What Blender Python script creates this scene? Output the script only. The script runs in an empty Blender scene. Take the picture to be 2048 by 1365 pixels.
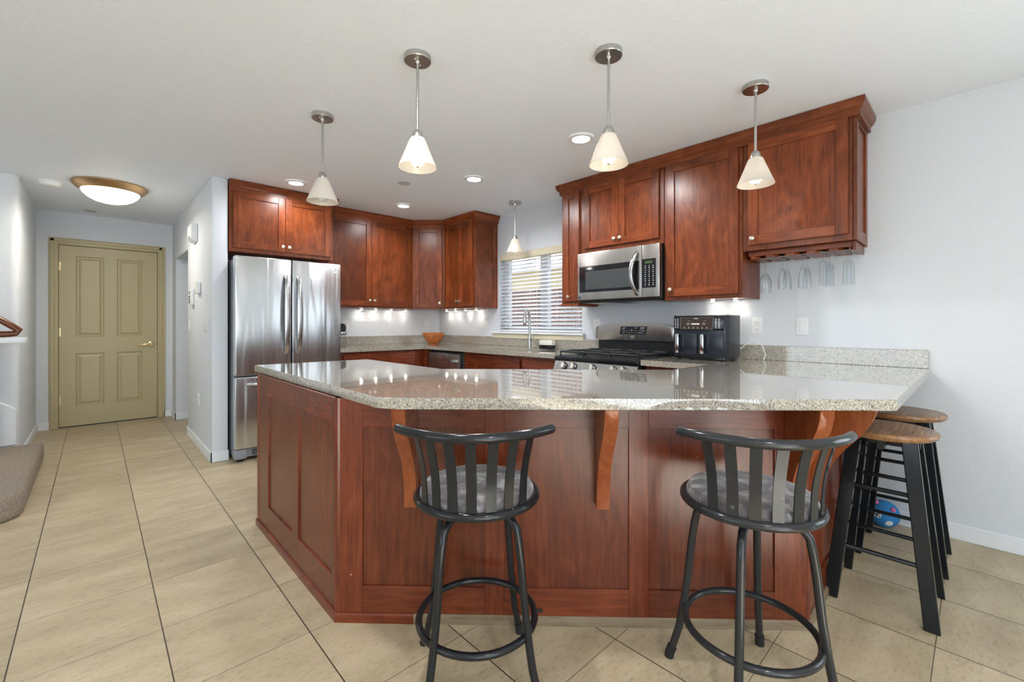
import bpy, bmesh, math, random
from mathutils import Matrix, Vector
random.seed(7)
S = bpy.context.scene
COL = S.collection
PI = math.pi

# ------------------------------------------------------------------ camera
CX, CY, CZ, YAW, FPX, HY = -3.3911, -5.0183, 1.1665, 43.424, 882.24, 647.53
cd = bpy.data.cameras.new('camera'); cam = bpy.data.objects.new('camera', cd); COL.objects.link(cam)
cd.sensor_fit = 'HORIZONTAL'; cd.sensor_width = 36; cd.lens = FPX * 36 / 2048
cd.shift_y = -(682.5 - HY) / 2048; cd.clip_start = 0.05
cam.location = (CX, CY, CZ); cam.rotation_euler = (PI / 2, 0, -math.radians(YAW))
S.camera = cam

# ------------------------------------------------------------------ exposure, world, daylight
S.view_settings.view_transform = 'Standard'; S.view_settings.look = 'None'
S.view_settings.gamma = 1; S.view_settings.use_curve_mapping = False
S.view_settings.exposure = 0.68
S.cycles.transparent_max_bounces = 24
W = bpy.data.worlds.new('sky'); S.world = W; W.use_nodes = True
wn = W.node_tree.nodes; wl = W.node_tree.links
bg = wn['Background']; bg.inputs['Color'].default_value = (0.72, 0.86, 1.0, 1); bg.inputs['Strength'].default_value = 1.3

def lamp(name, kind, loc, energy, color=(1, 1, 1), rot=(0, 0, 0), **kw):
    d = bpy.data.lights.new(name, kind); d.energy = energy; d.color = color
    for k, v in kw.items(): setattr(d, k, v)
    o = bpy.data.objects.new(name, d); COL.objects.link(o); o.location = loc; o.rotation_euler = rot
    return o
sd = lamp('sun', 'SUN', (-6, -12, 8), 17.0, (1, .965, .92), angle=math.radians(1))
sd.rotation_euler = Vector((.30, .75, -.55)).to_track_quat('-Z', 'Y').to_euler()
# daylight coming in through the glass doors and window behind the photographer
lamp('door_daylight', 'AREA', (-4.5, -7.93, 1.1), 50, (.82, .92, 1), (PI / 2, 0, 0), shape='RECTANGLE', size=3.4, size_y=2.0)
lamp('window_daylight', 'AREA', (-.04, -6.7, 1.35), 16, (.82, .92, 1), (0, PI / 2, 0), shape='RECTANGLE', size=1.3, size_y=1.5)
lamp('side_window_daylight', 'AREA', (-7.9, -3.6, 1.35), 22, (.82, .92, 1), (0, -PI / 2, 0), shape='RECTANGLE', size=1.5, size_y=3.0)
lamp('stair_area_lamp', 'AREA', (-6.3, .3, 2.2), .6, (.82, .92, 1), (0, -1.1, 0), shape='RECTANGLE', size=1.0, size_y=1.0)  # unseen area lamp over the stair landing, no window opening at this spot

# ------------------------------------------------------------------ materials
def new_mat(name):
    m = bpy.data.materials.new(name); m.use_nodes = True
    return m, m.node_tree.nodes, m.node_tree.links, m.node_tree.nodes['Principled BSDF']
def simple(name, col, rough=.5, metal=0, coat=0, spec=.5, emis=None, es=0, trans=0, ior=1.45):
    m, n, l, b = new_mat(name)
    b.inputs['Base Color'].default_value = (*col, 1); b.inputs['Roughness'].default_value = rough
    b.inputs['Metallic'].default_value = metal; b.inputs['Coat Weight'].default_value = coat
    b.inputs['Specular IOR Level'].default_value = spec; b.inputs['IOR'].default_value = ior
    b.inputs['Transmission Weight'].default_value = trans
    if emis: b.inputs['Emission Color'].default_value = (*emis, 1); b.inputs['Emission Strength'].default_value = es
    return m
def coords(n, l, scale=(1, 1, 1), kind='Object', rnd=False):
    tc = n.new('ShaderNodeTexCoord'); mp = n.new('ShaderNodeMapping'); mp.inputs['Scale'].default_value = scale
    l.new(tc.outputs[kind], mp.inputs['Vector'])
    if rnd:
        oi = n.new('ShaderNodeObjectInfo'); mu = n.new('ShaderNodeMath'); mu.operation = 'MULTIPLY'; mu.inputs[1].default_value = 37
        l.new(oi.outputs['Random'], mu.inputs[0]); l.new(mu.outputs[0], mp.inputs['Location'])
    return mp
def noise(n, l, mp, scale, detail=4, rough=.55, dist=0):
    t = n.new('ShaderNodeTexNoise'); t.inputs['Scale'].default_value = scale; t.inputs['Detail'].default_value = detail
    t.inputs['Roughness'].default_value = rough; t.inputs['Distortion'].default_value = dist
    l.new(mp.outputs[0], t.inputs['Vector']); return t
def ramp(n, l, src, stops):
    r = n.new('ShaderNodeValToRGB'); e = r.color_ramp.elements
    while len(e) < len(stops): e.new(.5)
    for i, (p, c) in enumerate(stops): e[i].position = p; e[i].color = (*c, 1)
    l.new(src, r.inputs[0]); return r
def bump(n, l, b, src, strength, dist=.002):
    bp = n.new('ShaderNodeBump'); bp.inputs['Strength'].default_value = strength; bp.inputs['Distance'].default_value = dist
    l.new(src, bp.inputs['Height']); l.new(bp.outputs[0], b.inputs['Normal']); return bp
def mix(n, l, a, b_, fac, mode='MIX'):
    m = n.new('ShaderNodeMix'); m.data_type = 'RGBA'; m.blend_type = mode
    for s, v in ((m.inputs[6], a), (m.inputs[7], b_), (m.inputs[0], fac)):
        if hasattr(v, 'links'): l.new(v, s)
        elif isinstance(v, tuple): s.default_value = (*v, 1)
        else: s.default_value = v
    return m.outputs[2]

def wood(name, dark, mid, light, vert=True, sc1=None, rough=.30, coat=.0, fig=.55, spec=.38, fleck=False):
    m, n, l, b = new_mat(name)
    mp = coords(n, l, sc1 or ((22, 22, 1.3) if vert else (1.3, 1.3, 22)), rnd=True)
    g = noise(n, l, mp, 3.2, 6, .62, .35)
    mp2 = coords(n, l, (3, 3, 1.2) if vert else (1.2, 1.2, 3), rnd=True)
    f = noise(n, l, mp2, 2.6, 5, .6, 1.6)
    c1 = ramp(n, l, g.outputs[0], [(.3, dark), (.52, mid), (.72, light)])
    c2 = ramp(n, l, f.outputs[0], [(.36, dark), (.52, mid), (.68, light)])
    out = mix(n, l, c1.outputs[0], c2.outputs[0], fig)
    oi = n.new('ShaderNodeObjectInfo'); hs = n.new('ShaderNodeHueSaturation')
    mr = n.new('ShaderNodeMapRange'); mr.inputs['To Min'].default_value = .9; mr.inputs['To Max'].default_value = 1.12
    at = n.new('ShaderNodeAttribute'); at.attribute_name = 'tone'; mt = n.new('ShaderNodeMapRange'); mt.inputs['To Min'].default_value = .74; mt.inputs['To Max'].default_value = 1.2
    l.new(at.outputs['Fac'], mt.inputs[0]); mm = n.new('ShaderNodeMath'); mm.operation = 'MULTIPLY'; l.new(mt.outputs[0], mm.inputs[0]); l.new(mr.outputs[0], mm.inputs[1])
    l.new(oi.outputs['Random'], mr.inputs[0]); l.new(mm.outputs[0], hs.inputs['Value']); l.new(out, hs.inputs['Color'])
    fin = hs.outputs[0]
    if fleck:
        t3 = noise(n, l, coords(n, l, (1, 1, .6)), 42, 3, .6); gt = n.new('ShaderNodeMath'); gt.operation = 'GREATER_THAN'; gt.inputs[1].default_value = .765; l.new(t3.outputs[0], gt.inputs[0])
        fin = mix(n, l, fin, (.42, .26, .19), gt.outputs[0])
    l.new(fin, b.inputs['Base Color'])
    b.inputs['Roughness'].default_value = rough; b.inputs['Coat Weight'].default_value = coat; b.inputs['Specular IOR Level'].default_value = spec
    bump(n, l, b, g.outputs[0], .12, .001)
    return m
M = {}
M['wood'] = wood('cherry_stained_maple', (.085, .018, .0042), (.185, .040, .0095), (.295, .080, .022))
M['wood_h'] = wood('cherry_stained_maple_across', (.085, .018, .0042), (.185, .040, .0095), (.295, .080, .022), vert=False)
M['wood_p'] = wood('cherry_stained_island', (.080, .0125, .0032), (.150, .028, .0080), (.23, .052, .016), fig=.4, spec=.55, rough=.27, fleck=True)
M['wood_ph'] = wood('cherry_stained_island_across', (.080, .0125, .0032), (.150, .028, .0080), (.23, .052, .016), vert=False, fig=.4, spec=.55, rough=.27, fleck=True)
M['corbel'] = wood('corbel_wood', (.16, .035, .011), (.25, .065, .020), (.31, .095, .03), rough=.18)
M['seatwood'] = wood('oak_stool_seat', (.17, .080, .034), (.30, .150, .068), (.46, .27, .14), vert=False, sc1=(1.6, 20, 20), rough=.25, fig=.15)
M['railwood'] = wood('handrail_wood', (.09, .025, .01), (.16, .045, .015), (.24, .075, .025), vert=False, rough=.15)
M['worn'] = wood('worn_raw_base_strip', (.13, .085, .045), (.25, .18, .11), (.34, .27, .18), vert=False, rough=.7, coat=0)

def paint(name, col, bscale=190, bs=.35, rough=.6, dist=.003):
    m, n, l, b = new_mat(name)
    b.inputs['Base Color'].default_value = (*col, 1); b.inputs['Roughness'].default_value = rough
    mp = coords(n, l); t = noise(n, l, mp, bscale, 3, .6)
    bump(n, l, b, t.outputs[0], bs, dist); return m
M['wall'] = paint('wall_paint', (.68, .71, .75), 100, .9)
M['ceil'] = paint('ceiling_texture_paint', (.84, .89, .965), 80, .75)
M['trim'] = paint('white_trim_paint', (.80, .82, .85), 40, .05, .35)
M['doorp'] = paint('khaki_door_paint', (.46, .385, .215), 50, .05, .38)
M['cream'] = paint('cream_trim_paint', (.66, .60, .44), 50, .05, .45)
M['white'] = simple('white_plastic', (.78, .79, .80), .35)
M['dotw'] = simple('light_marking', (.75, .75, .75), .5)
M['grey'] = simple('grey_plastic', (.25, .26, .28), .45)
M['black'] = simple('black_gloss', (.008, .008, .010), .12)
M['blackm'] = simple('black_matt', (.014, .015, .017), .45)
M['iron'] = simple('cast_iron', (.02, .021, .022), .42)
M['chrome'] = simple('chrome', (.75, .74, .72), .12, 1)
M['nickel'] = simple('brushed_nickel', (.50, .49, .47), .3, 1)
M['nickelw'] = simple('satin_knob_nickel', (.78, .70, .62), .3, 1)
M['brass'] = simple('brass', (.72, .56, .32), .28, 1)
M['bronze'] = simple('brushed_bronze', (.52, .33, .17), .32, 1)
M['rubber'] = simple('black_rubber', (.015, .015, .015), .7)
M['tape'] = simple('chipped_paint', (.45, .40, .34), .7)

def steel(name, col=(.50, .505, .515), rough=.24, wav=.25, sc=(9, 9, .9), dist=.02):
    m, n, l, b = new_mat(name)
    b.inputs['Metallic'].default_value = 1; b.inputs['Roughness'].default_value = rough
    b.inputs['Base Color'].default_value = (*col, 1)
    mp = coords(n, l, sc, rnd=True); t = noise(n, l, mp, 1.0, 2, .5, .4)
    bump(n, l, b, t.outputs[0], wav, dist)
    mp2 = coords(n, l, (300, 300, 2)); t2 = noise(n, l, mp2, 1, 2)
    r = n.new('ShaderNodeMapRange'); r.inputs['To Min'].default_value = rough - .05; r.inputs['To Max'].default_value = rough + .08
    l.new(t2.outputs[0], r.inputs[0]); l.new(r.outputs[0], b.inputs['Roughness'])
    return m
M['steel'] = steel('brushed_stainless')
M['steel_f'] = steel('fridge_stainless', (.58, .59, .60), .22, .3, (8, 8, .8), .03)
M['steel_w'] = steel('warm_stainless', (.52, .495, .47), .24, .12, (2.5, 2.5, 1.2), .02)

def granite():
    m, n, l, b = new_mat('speckled_granite')
    mp = coords(n, l)
    v = n.new('ShaderNodeTexVoronoi'); v.inputs['Scale'].default_value = 300; l.new(mp.outputs[0], v.inputs['Vector'])
    sp = n.new('ShaderNodeSeparateColor'); l.new(v.outputs['Color'], sp.inputs[0])
    c = ramp(n, l, sp.outputs[0], [(.0, (.05, .045, .038)), (.07, (.16, .14, .115)), (.24, (.30, .265, .22)), (.50, (.44, .395, .33)), (.85, (.62, .57, .49))])
    c.color_ramp.interpolation = 'CONSTANT'
    v2 = n.new('ShaderNodeTexVoronoi'); v2.inputs['Scale'].default_value = 170; l.new(mp.outputs[0], v2.inputs['Vector'])
    s2 = n.new('ShaderNodeSeparateColor'); l.new(v2.outputs['Color'], s2.inputs[0])
    c2 = ramp(n, l, s2.outputs[1], [(.0, (.06, .052, .044)), (.07, (.34, .31, .26)), (.5, (.45, .415, .355))])
    c2.color_ramp.interpolation = 'CONSTANT'
    o = mix(n, l, c.outputs[0], c2.outputs[0], .35)
    l.new(o, b.inputs['Base Color']); b.inputs['Roughness'].default_value = .045; b.inputs['Coat Weight'].default_value = .8; b.inputs['Coat Roughness'].default_value = .03
    b.inputs['Specular IOR Level'].default_value = .75
    return m
M['granite'] = granite()

def tilefloor():
    m, n, l, b = new_mat('beige_floor_tile')
    tc = n.new('ShaderNodeTexCoord'); sx = n.new('ShaderNodeSeparateXYZ'); l.new(tc.outputs['Object'], sx.inputs[0])
    def grid(out, off, pitch, w):
        a = n.new('ShaderNodeMath'); a.operation = 'ADD'; a.inputs[1].default_value = off; l.new(out, a.inputs[0])
        d = n.new('ShaderNodeMath'); d.operation = 'DIVIDE'; d.inputs[1].default_value = pitch; l.new(a.outputs[0], d.inputs[0])
        f = n.new('ShaderNodeMath'); f.operation = 'FRACT'; l.new(d.outputs[0], f.inputs[0])
        fl = n.new('ShaderNodeMath'); fl.operation = 'FLOOR'; l.new(d.outputs[0], fl.inputs[0])
        s = n.new('ShaderNodeMath'); s.operation = 'LESS_THAN'; s.inputs[1].default_value = w / pitch; l.new(f.outputs[0], s.inputs[0])
        return s.outputs[0], fl.outputs[0]
    gx, ix = grid(sx.outputs[0], 2.8 + .4027 * 40 + .002, .4027, .0042)
    gy, iy = grid(sx.outputs[1], 2.47 + .407 * 40 + .001, .407, .0022)
    mx = n.new('ShaderNodeMath'); mx.operation = 'MAXIMUM'; l.new(gx, mx.inputs[0]); l.new(gy, mx.inputs[1])
    cb = n.new('ShaderNodeCombineXYZ'); l.new(ix, cb.inputs[0]); l.new(iy, cb.inputs[1])
    wn_ = n.new('ShaderNodeTexWhiteNoise'); l.new(cb.outputs[0], wn_.inputs['Vector'])
    # streaks run along x, shifted for each tile
    vm = n.new('ShaderNodeVectorMath'); vm.operation = 'MULTIPLY_ADD'
    l.new(wn_.outputs['Color'], vm.inputs[0]); vm.inputs[1].default_value = (20, 20, 20)
    mp = coords(n, l, (1, 2.6, 1)); l.new(mp.outputs[0], vm.inputs[2])
    t1 = n.new('ShaderNodeTexNoise'); t1.inputs['Scale'].default_value = 3.5; t1.inputs['Detail'].default_value = 6; l.new(vm.outputs[0], t1.inputs['Vector'])
    t2 = n.new('ShaderNodeTexNoise'); t2.inputs['Scale'].default_value = 34; t2.inputs['Detail'].default_value = 6; t2.inputs['Roughness'].default_value = .7; l.new(vm.outputs[0], t2.inputs['Vector'])
    c1 = ramp(n, l, t1.outputs[0], [(.3, (.42, .335, .215)), (.7, (.56, .46, .31))])
    c2 = ramp(n, l, t2.outputs[0], [(.34, (.62, .60, .56)), (.50, (1, 1, 1)), (.8, (1.0, 1.0, 1.0))])
    o = mix(n, l, c1.outputs[0], c2.outputs[0], .55, 'MULTIPLY')
    hs = n.new('ShaderNodeHueSaturation'); mr = n.new('ShaderNodeMapRange'); mr.inputs['To Min'].default_value = .93; mr.inputs['To Max'].default_value = 1.07
    l.new(wn_.outputs['Value'], mr.inputs[0]); l.new(mr.outputs[0], hs.inputs['Value']); l.new(o, hs.inputs['Color'])
    o2 = mix(n, l, hs.outputs[0], (.05, .035, .025), mx.outputs[0])
    l.new(o2, b.inputs['Base Color']); b.inputs['Roughness'].default_value = .42; b.inputs['Specular IOR Level'].default_value = .35
    inv = n.new('ShaderNodeMath'); inv.operation = 'SUBTRACT'; inv.inputs[0].default_value = 1; l.new(mx.outputs[0], inv.inputs[1])
    bump(n, l, b, t2.outputs[0], .12, .001)
    return m
M['floor'] = tilefloor()

def bar_metal(name='black_tube_metal', base=(.012, .013, .015), worn=(.05, .05, .052)):
    m, n, l, b = new_mat(name)
    mp = coords(n, l); t = noise(n, l, mp, 30, 5, .7)
    c = ramp(n, l, t.outputs[0], [(.0, base), (.66, base), (.76, worn)]); l.new(c.outputs[0], b.inputs['Base Color'])
    b.inputs['Roughness'].default_value = .15; b.inputs['Specular IOR Level'].default_value = .35; return m
M['tube'] = bar_metal(); M['tube2'] = bar_metal('grey_black_tube_metal', (.022, .023, .025), (.13, .13, .135))
M['blkpaint'] = bar_metal('black_painted_wood', (.010, .012, .014), (.09, .09, .085))
def seatfab():
    m, n, l, b = new_mat('mottled_grey_fabric'); mp = coords(n, l)
    t = noise(n, l, mp, 13, 6, .65, 1.2)
    c = ramp(n, l, t.outputs[0], [(.35, (.035, .03, .034)), (.52, (.12, .105, .11)), (.66, (.34, .32, .33))])
    l.new(c.outputs[0], b.inputs['Base Color']); b.inputs['Roughness'].default_value = .75; b.inputs['Sheen Weight'].default_value = .3
    bump(n, l, b, t.outputs[0], .2, .003); return m
M['fabric'] = seatfab()
def carpet():
    m, n, l, b = new_mat('brown_carpet'); mp = coords(n, l)
    t = noise(n, l, mp, 160, 4, .7); c = ramp(n, l, t.outputs[0], [(.3, (.17, .13, .095)), (.5, (.38, .31, .245)), (.72, (.60, .52, .44))])
    l.new(c.outputs[0], b.inputs['Base Color']); b.inputs['Roughness'].default_value = .95
    bump(n, l, b, t.outputs[0], 1, .01); return m
M['carpet'] = carpet()
def shade_glass():
    m = bpy.data.materials.new('frosted_shade_glass'); m.use_nodes = True; n = m.node_tree.nodes; l = m.node_tree.links
    n.remove(n['Principled BSDF']); out = n['Material Output']
    d = n.new('ShaderNodeBsdfDiffuse'); d.inputs[0].default_value = (.84, .79, .72, 1)
    t = n.new('ShaderNodeBsdfTranslucent'); t.inputs[0].default_value = (.95, .87, .76, 1)
    g = n.new('ShaderNodeBsdfGlossy'); g.inputs['Roughness'].default_value = .2
    a = n.new('ShaderNodeMixShader'); a.inputs[0].default_value = .38; l.new(d.outputs[0], a.inputs[1]); l.new(t.outputs[0], a.inputs[2])
    b = n.new('ShaderNodeMixShader'); b.inputs[0].default_value = .06; l.new(a.outputs[0], b.inputs[1]); l.new(g.outputs[0], b.inputs[2])
    l.new(b.outputs[0], out.inputs[0]); return m
M['shade'] = shade_glass()
M['bulb'] = simple('lit_bulb', (.9, .9, .88), .3, emis=(1, .93, .84), es=1.8)
M['bulb_off'] = simple('unlit_bulb', (.75, .80, .85), .2)
M['can'] = simple('downlight_lens', (.9, .9, .9), .3, emis=(1, .95, .88), es=14)
M['puck'] = simple('puck_lens', (.9, .9, .9), .3, emis=(1, .92, .80), es=60)
M['bowlglow'] = simple('lit_alabaster_glass', (.85, .78, .66), .35, emis=(1, .88, .70), es=3.2)
M['lcd'] = simple('green_display', (.03, .06, .02), .3, emis=(.25, .45, .15), es=.05)
M['blind'] = simple('white_blind_slat', (.80, .82, .85), .4)
def glassm(name, tint=(1, 1, 1)):
    m = bpy.data.materials.new(name); m.use_nodes = True; n = m.node_tree.nodes; l = m.node_tree.links
    n.remove(n['Principled BSDF']); out = n['Material Output']
    t = n.new('ShaderNodeBsdfTransparent'); t.inputs[0].default_value = (*tint, 1)
    g = n.new('ShaderNodeBsdfGlossy'); g.inputs['Roughness'].default_value = .02
    lw = n.new('ShaderNodeLayerWeight'); lw.inputs[0].default_value = .5
    pw = n.new('ShaderNodeMath'); pw.operation = 'POWER'; pw.inputs[1].default_value = 3.5; l.new(lw.outputs['Facing'], pw.inputs[0])
    f = n.new('ShaderNodeMath'); f.operation = 'MULTIPLY_ADD'; f.inputs[1].default_value = .75; f.inputs[2].default_value = .03; l.new(pw.outputs[0], f.inputs[0])
    x = n.new('ShaderNodeMixShader'); l.new(f.outputs[0], x.inputs[0]); l.new(t.outputs[0], x.inputs[1]); l.new(g.outputs[0], x.inputs[2])
    l.new(x.outputs[0], out.inputs[0]); return m
M['pane'] = glassm('window_glass', (.93, .95, .95))
M['glass'] = glassm('drinking_glass', (.95, .96, .965))
M['fence'] = wood('dark_fence_board', (.06, .035, .03), (.10, .06, .052), (.14, .09, .075), rough=.8, coat=0)
M['stucco'] = paint('neighbour_stucco', (.85, .70, .45), 30, .2, .9)
M['roof'] = paint('neighbour_eave', (.45, .45, .47), 30, .2, .8)
M['ground'] = paint('outside_ground', (.25, .22, .18), 20, .4, .9)
M['bowlwood'] = wood('acacia_bowl_wood', (.28, .065, .012), (.50, .15, .03), (.70, .28, .07), vert=False, rough=.3)
M['blue'] = paint('blue_plush', (.03, .22, .52), 90, .4, .9); M['pink'] = paint('pink_plush', (.80, .16, .34), 90, .4, .9)
M['navyblack'] = simple('air_fryer_body', (.012, .016, .024), .24); M['afpanel'] = simple('air_fryer_panel', (.045, .028, .022), .16)
M['creamplastic'] = simple('cream_ceramic', (.72, .69, .62), .3)

# ------------------------------------------------------------------ mesh builder
class MB:
    def __init__(s): s.bm = bmesh.new(); s.slots = []; s.M = Matrix(); s.tone = s.bm.faces.layers.float.new('tone')
    def mi(s, m):
        m = M[m] if isinstance(m, str) else m
        if m not in s.slots: s.slots.append(m)
        return s.slots.index(m)
    def _merge(s, b, m, smooth=True):
        i = s.mi(m); off = {}; tn = random.random()
        for v in b.verts: off[v] = s.bm.verts.new(s.M @ v.co)
        for f in b.faces:
            try: nf = s.bm.faces.new([off[v] for v in f.verts])
            except ValueError: continue
            nf.material_index = i; nf.smooth = smooth; nf[s.tone] = tn
        b.free()
    def box(s, x0, x1, y0, y1, z0, z1, m, bev=0.0, seg=1):
        b = bmesh.new(); bmesh.ops.create_cube(b, size=1)
        for v in b.verts:
            v.co = Vector(((x0 + x1) / 2 + v.co.x * abs(x1 - x0), (y0 + y1) / 2 + v.co.y * abs(y1 - y0), (z0 + z1) / 2 + v.co.z * abs(z1 - z0)))
        if bev > 0: bmesh.ops.bevel(b, geom=b.edges[:], offset=min(bev, .45 * min(abs(x1 - x0), abs(y1 - y0), abs(z1 - z0))), segments=seg, affect='EDGES', profile=.6)
        s._merge(b, m, seg > 1); return s
    def prism(s, pts, h0, h1, m, axis='z', bev=0.0, seg=1, bev_sel=None):
        b = bmesh.new()
        def P(p, h): return {'z': (p[0], p[1], h), 'x': (h, p[0], p[1]), 'y': (p[0], h, p[1])}[axis]
        lo = [b.verts.new(P(p, h0)) for p in pts]; hi = [b.verts.new(P(p, h1)) for p in pts]
        n = len(pts); b.faces.new(lo[::-1]); b.faces.new(hi)
        for i in range(n): b.faces.new((lo[i], lo[(i + 1) % n], hi[(i + 1) % n], hi[i]))
        if bev > 0:
            es = [e for e in b.edges if (e.verts[0] in hi) == (e.verts[1] in hi)]
            bmesh.ops.bevel(b, geom=es, offset=bev, segments=seg, affect='EDGES', profile=.5)
        bmesh.ops.recalc_face_normals(b, faces=b.faces[:])
        bmesh.ops.triangulate(b, faces=[f for f in b.faces if len(f.verts) > 4])
        s._merge(b, m); return s
    def lathe(s, prof, m, c=(0, 0, 0), n=32, axis='z', cap=True, scale=(1, 1), a0=0, a1=2 * PI):
        b = bmesh.new(); full = abs(a1 - a0 - 2 * PI) < 1e-6; cnt = n if full else n + 1; rings = []
        for r, z in prof:
            ring = []
            if r < 1e-6:
                v = b.verts.new((0, 0, z)); ring = [v] * cnt
            else:
                for i in range(cnt):
                    a = a0 + (a1 - a0) * i / n; ring.append(b.verts.new((r * math.cos(a) * scale[0], r * math.sin(a) * scale[1], z)))
            rings.append(ring)
        for k in range(len(rings) - 1):
            A, B = rings[k], rings[k + 1]
            for i in range(n):
                j = (i + 1) % cnt
                f = []
                for v in (A[i], A[j], B[j], B[i]):
                    if v not in f: f.append(v)
                if len(f) > 2:
                    try: b.faces.new(f)
                    except ValueError: pass
        R = {'z': Matrix(), 'x': Matrix.Rotation(PI / 2, 4, 'Y'), '-x': Matrix.Rotation(-PI / 2, 4, 'Y'), 'y': Matrix.Rotation(-PI / 2, 4, 'X'), '-y': Matrix.Rotation(PI / 2, 4, 'X')}[axis] if isinstance(axis, str) else axis
        for v in b.verts: v.co = R @ v.co + Vector(c)
        bmesh.ops.recalc_face_normals(b, faces=b.faces[:])
        s._merge(b, m); return s
    def sweep(s, pts, sect, m, up=Vector((0, 0, 1)), cap=True, closed=False, scales=None):
        """carry a closed 2-D section (side, up) along a path"""
        b = bmesh.new(); P = [Vector(p) for p in pts]; n = len(P); rings = []
        prev = None
        for i, p in enumerate(P):
            if closed: t = (P[(i + 1) % n] - P[i - 1])
            else: t = P[min(i + 1, n - 1)] - P[max(i - 1, 0)]
            t.normalize()
            u = up if prev is None else prev
            side = t.cross(u)
            if side.length < 1e-4: side = t.cross(Vector((1, 0, 0)))
            side.normalize(); u2 = side.cross(t).normalized()
            if up is None or prev is not None: prev = u2
            elif s._parallel: prev = u2
            k = scales[i] if scales else 1
            rings.append([b.verts.new(p + side * a * k + u2 * c * k) for a, c in sect])
        m_ = len(sect)
        for i in range(n if closed else n - 1):
            A, B = rings[i], rings[(i + 1) % n]
            for j in range(m_): b.faces.new((A[j], A[(j + 1) % m_], B[(j + 1) % m_], B[j]))
        if cap and not closed: b.faces.new(rings[0][::-1]); b.faces.new(rings[-1])
        bmesh.ops.recalc_face_normals(b, faces=b.faces[:])
        s._merge(b, m); return s
    _parallel = False
    def tube(s, pts, r, m, n=12, closed=False, scales=None, up=Vector((0, 0, 1))):
        sec = [(r * math.cos(2 * PI * i / n), r * math.sin(2 * PI * i / n)) for i in range(n)]
        s._parallel = True; s.sweep(pts, sec, m, up=up, closed=closed, scales=scales); s._parallel = False; return s
    def build(s, name, parent=None, local=True, **props):
        me = bpy.data.meshes.new(name)
        if parent is not None and not local:
            inv = parent.matrix_basis.inverted(); bmesh.ops.transform(s.bm, matrix=inv, verts=s.bm.verts)
        s.bm.normal_update()
        for e in s.bm.edges:
            if len(e.link_faces) == 2 and e.calc_face_angle(0) > math.radians(32): e.smooth = False
        s.bm.to_mesh(me); s.bm.free()
        for m in s.slots: me.materials.append(m)
        o = bpy.data.objects.new(name, me); COL.objects.link(o)
        if parent is not None: o.parent = parent
        for k, v in props.items(): o[k] = v
        return o

def thing(name, label, cat, loc=(0, 0, 0), rz=0, group=None):
    o = bpy.data.objects.new(name, None); COL.objects.link(o); o.empty_display_size = .1
    o.location = loc; o.rotation_euler = (0, 0, rz)
    o.matrix_basis = Matrix.Translation(loc) @ Matrix.Rotation(rz, 4, 'Z')
    o['label'] = label; o['category'] = cat
    if group: o['group'] = group
    return o
def tag(o, label, cat, group=None, kind=None):
    o['label'] = label; o['category'] = cat
    if group: o['group'] = group
    if kind: o['kind'] = kind
    return o
def struct(mb, name): return mb.build(name, kind='structure')
KIDS = {}
def copy_tree(o, parent=None):
    c = o.copy(); COL.objects.link(c)
    if parent is not None: c.parent = parent; c.matrix_parent_inverse = o.matrix_parent_inverse
    for ch in [x for x in COL.objects if x.parent == o and x != c]: copy_tree(ch, c)
    return c
def text_mb(txt, size, m, mat, depth=.0004):
    """letters as thin mesh; mat places the text plane (x right, y up)"""
    cu = bpy.data.curves.new('lettering', 'FONT'); cu.body = txt; cu.size = size; cu.extrude = depth; cu.align_x = 'CENTER'; cu.align_y = 'CENTER'; cu.resolution_u = 3
    t = bpy.data.objects.new('lettering', cu); COL.objects.link(t)
    bpy.context.view_layer.update()
    me = bpy.data.meshes.new_from_object(t.evaluated_get(bpy.context.evaluated_depsgraph_get()))
    COL.objects.unlink(t); bpy.data.objects.remove(t)
    mb = MB(); b = bmesh.new(); b.from_mesh(me)
    for v in b.verts: v.co = mat @ v.co
    mb._merge(b, m, False); bpy.data.meshes.remove(me)
    return mb
R1 = -PI / 2      # things that stand on the right-hand (stove) wall: local x runs towards the camera, local -y into the room
def FRONT(x, y, z): return Matrix.Translation((x, y, z)) @ Matrix.Rotation(PI / 2, 4, 'X')   # text plane facing local -y

H = 2.407
# ------------------------------------------------------------------ shell
YB, XL = -8.0, -8.0
b = MB(); b.box(XL - .2, .12, YB - .2, 3.2, -.12, 0, 'floor'); fl = struct(b, 'floor')
b = MB(); b.box(XL - .2, .12, YB - .2, 3.2, H, H + .15, 'ceil'); struct(b, 'ceiling')
WY0, WY1, WZ0, WZ1 = -1.235, -2.409, 1.075, 1.955
b = MB()
b.box(0, .12, WY0, 3.2, 0, H, 'wall'); b.box(0, .12, WY1, WY0, 0, WZ0, 'wall'); b.box(0, .12, WY1, WY0, WZ1, H, 'wall')
b.box(0, .12, -5.95, WY1, 0, H, 'wall'); b.box(0, .12, -7.45, -5.95, 0, .7, 'wall'); b.box(0, .12, -7.45, -5.95, 2.0, H, 'wall'); b.box(0, .12, YB, -7.45, 0, H, 'wall')
struct(b, 'wall_right')
b = MB(); b.box(-2.56, 0, 0, .1, 0, H, 'wall', 0); struct(b, 'wall_kitchen')
b = MB(); b.box(-2.675, -2.56, -.60, .72, 0, H, 'wall', .012, 2); b.box(-2.675, -2.56, .72, 1.66, 1.95, H, 'wall'); b.box(-2.675, -2.56, 1.66, 2.0, 0, H, 'wall')
struct(b, 'wall_corridor')
b = MB(); b.box(-2.56, -.9, 1.66, 1.76, 0, H, 'wall'); struct(b, 'wall_side_hall')
DX0, DX1, DY = -3.677, -2.828, 1.98
b = MB(); b.box(-4.1, DX0 - .02, DY, DY + .12, 0, H, 'wall'); b.box(DX1 + .02, -2.56, DY, DY + .12, 0, H, 'wall'); b.box(DX0 - .02, DX1 + .02, DY, DY + .12, 2.06, H, 'wall')
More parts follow.
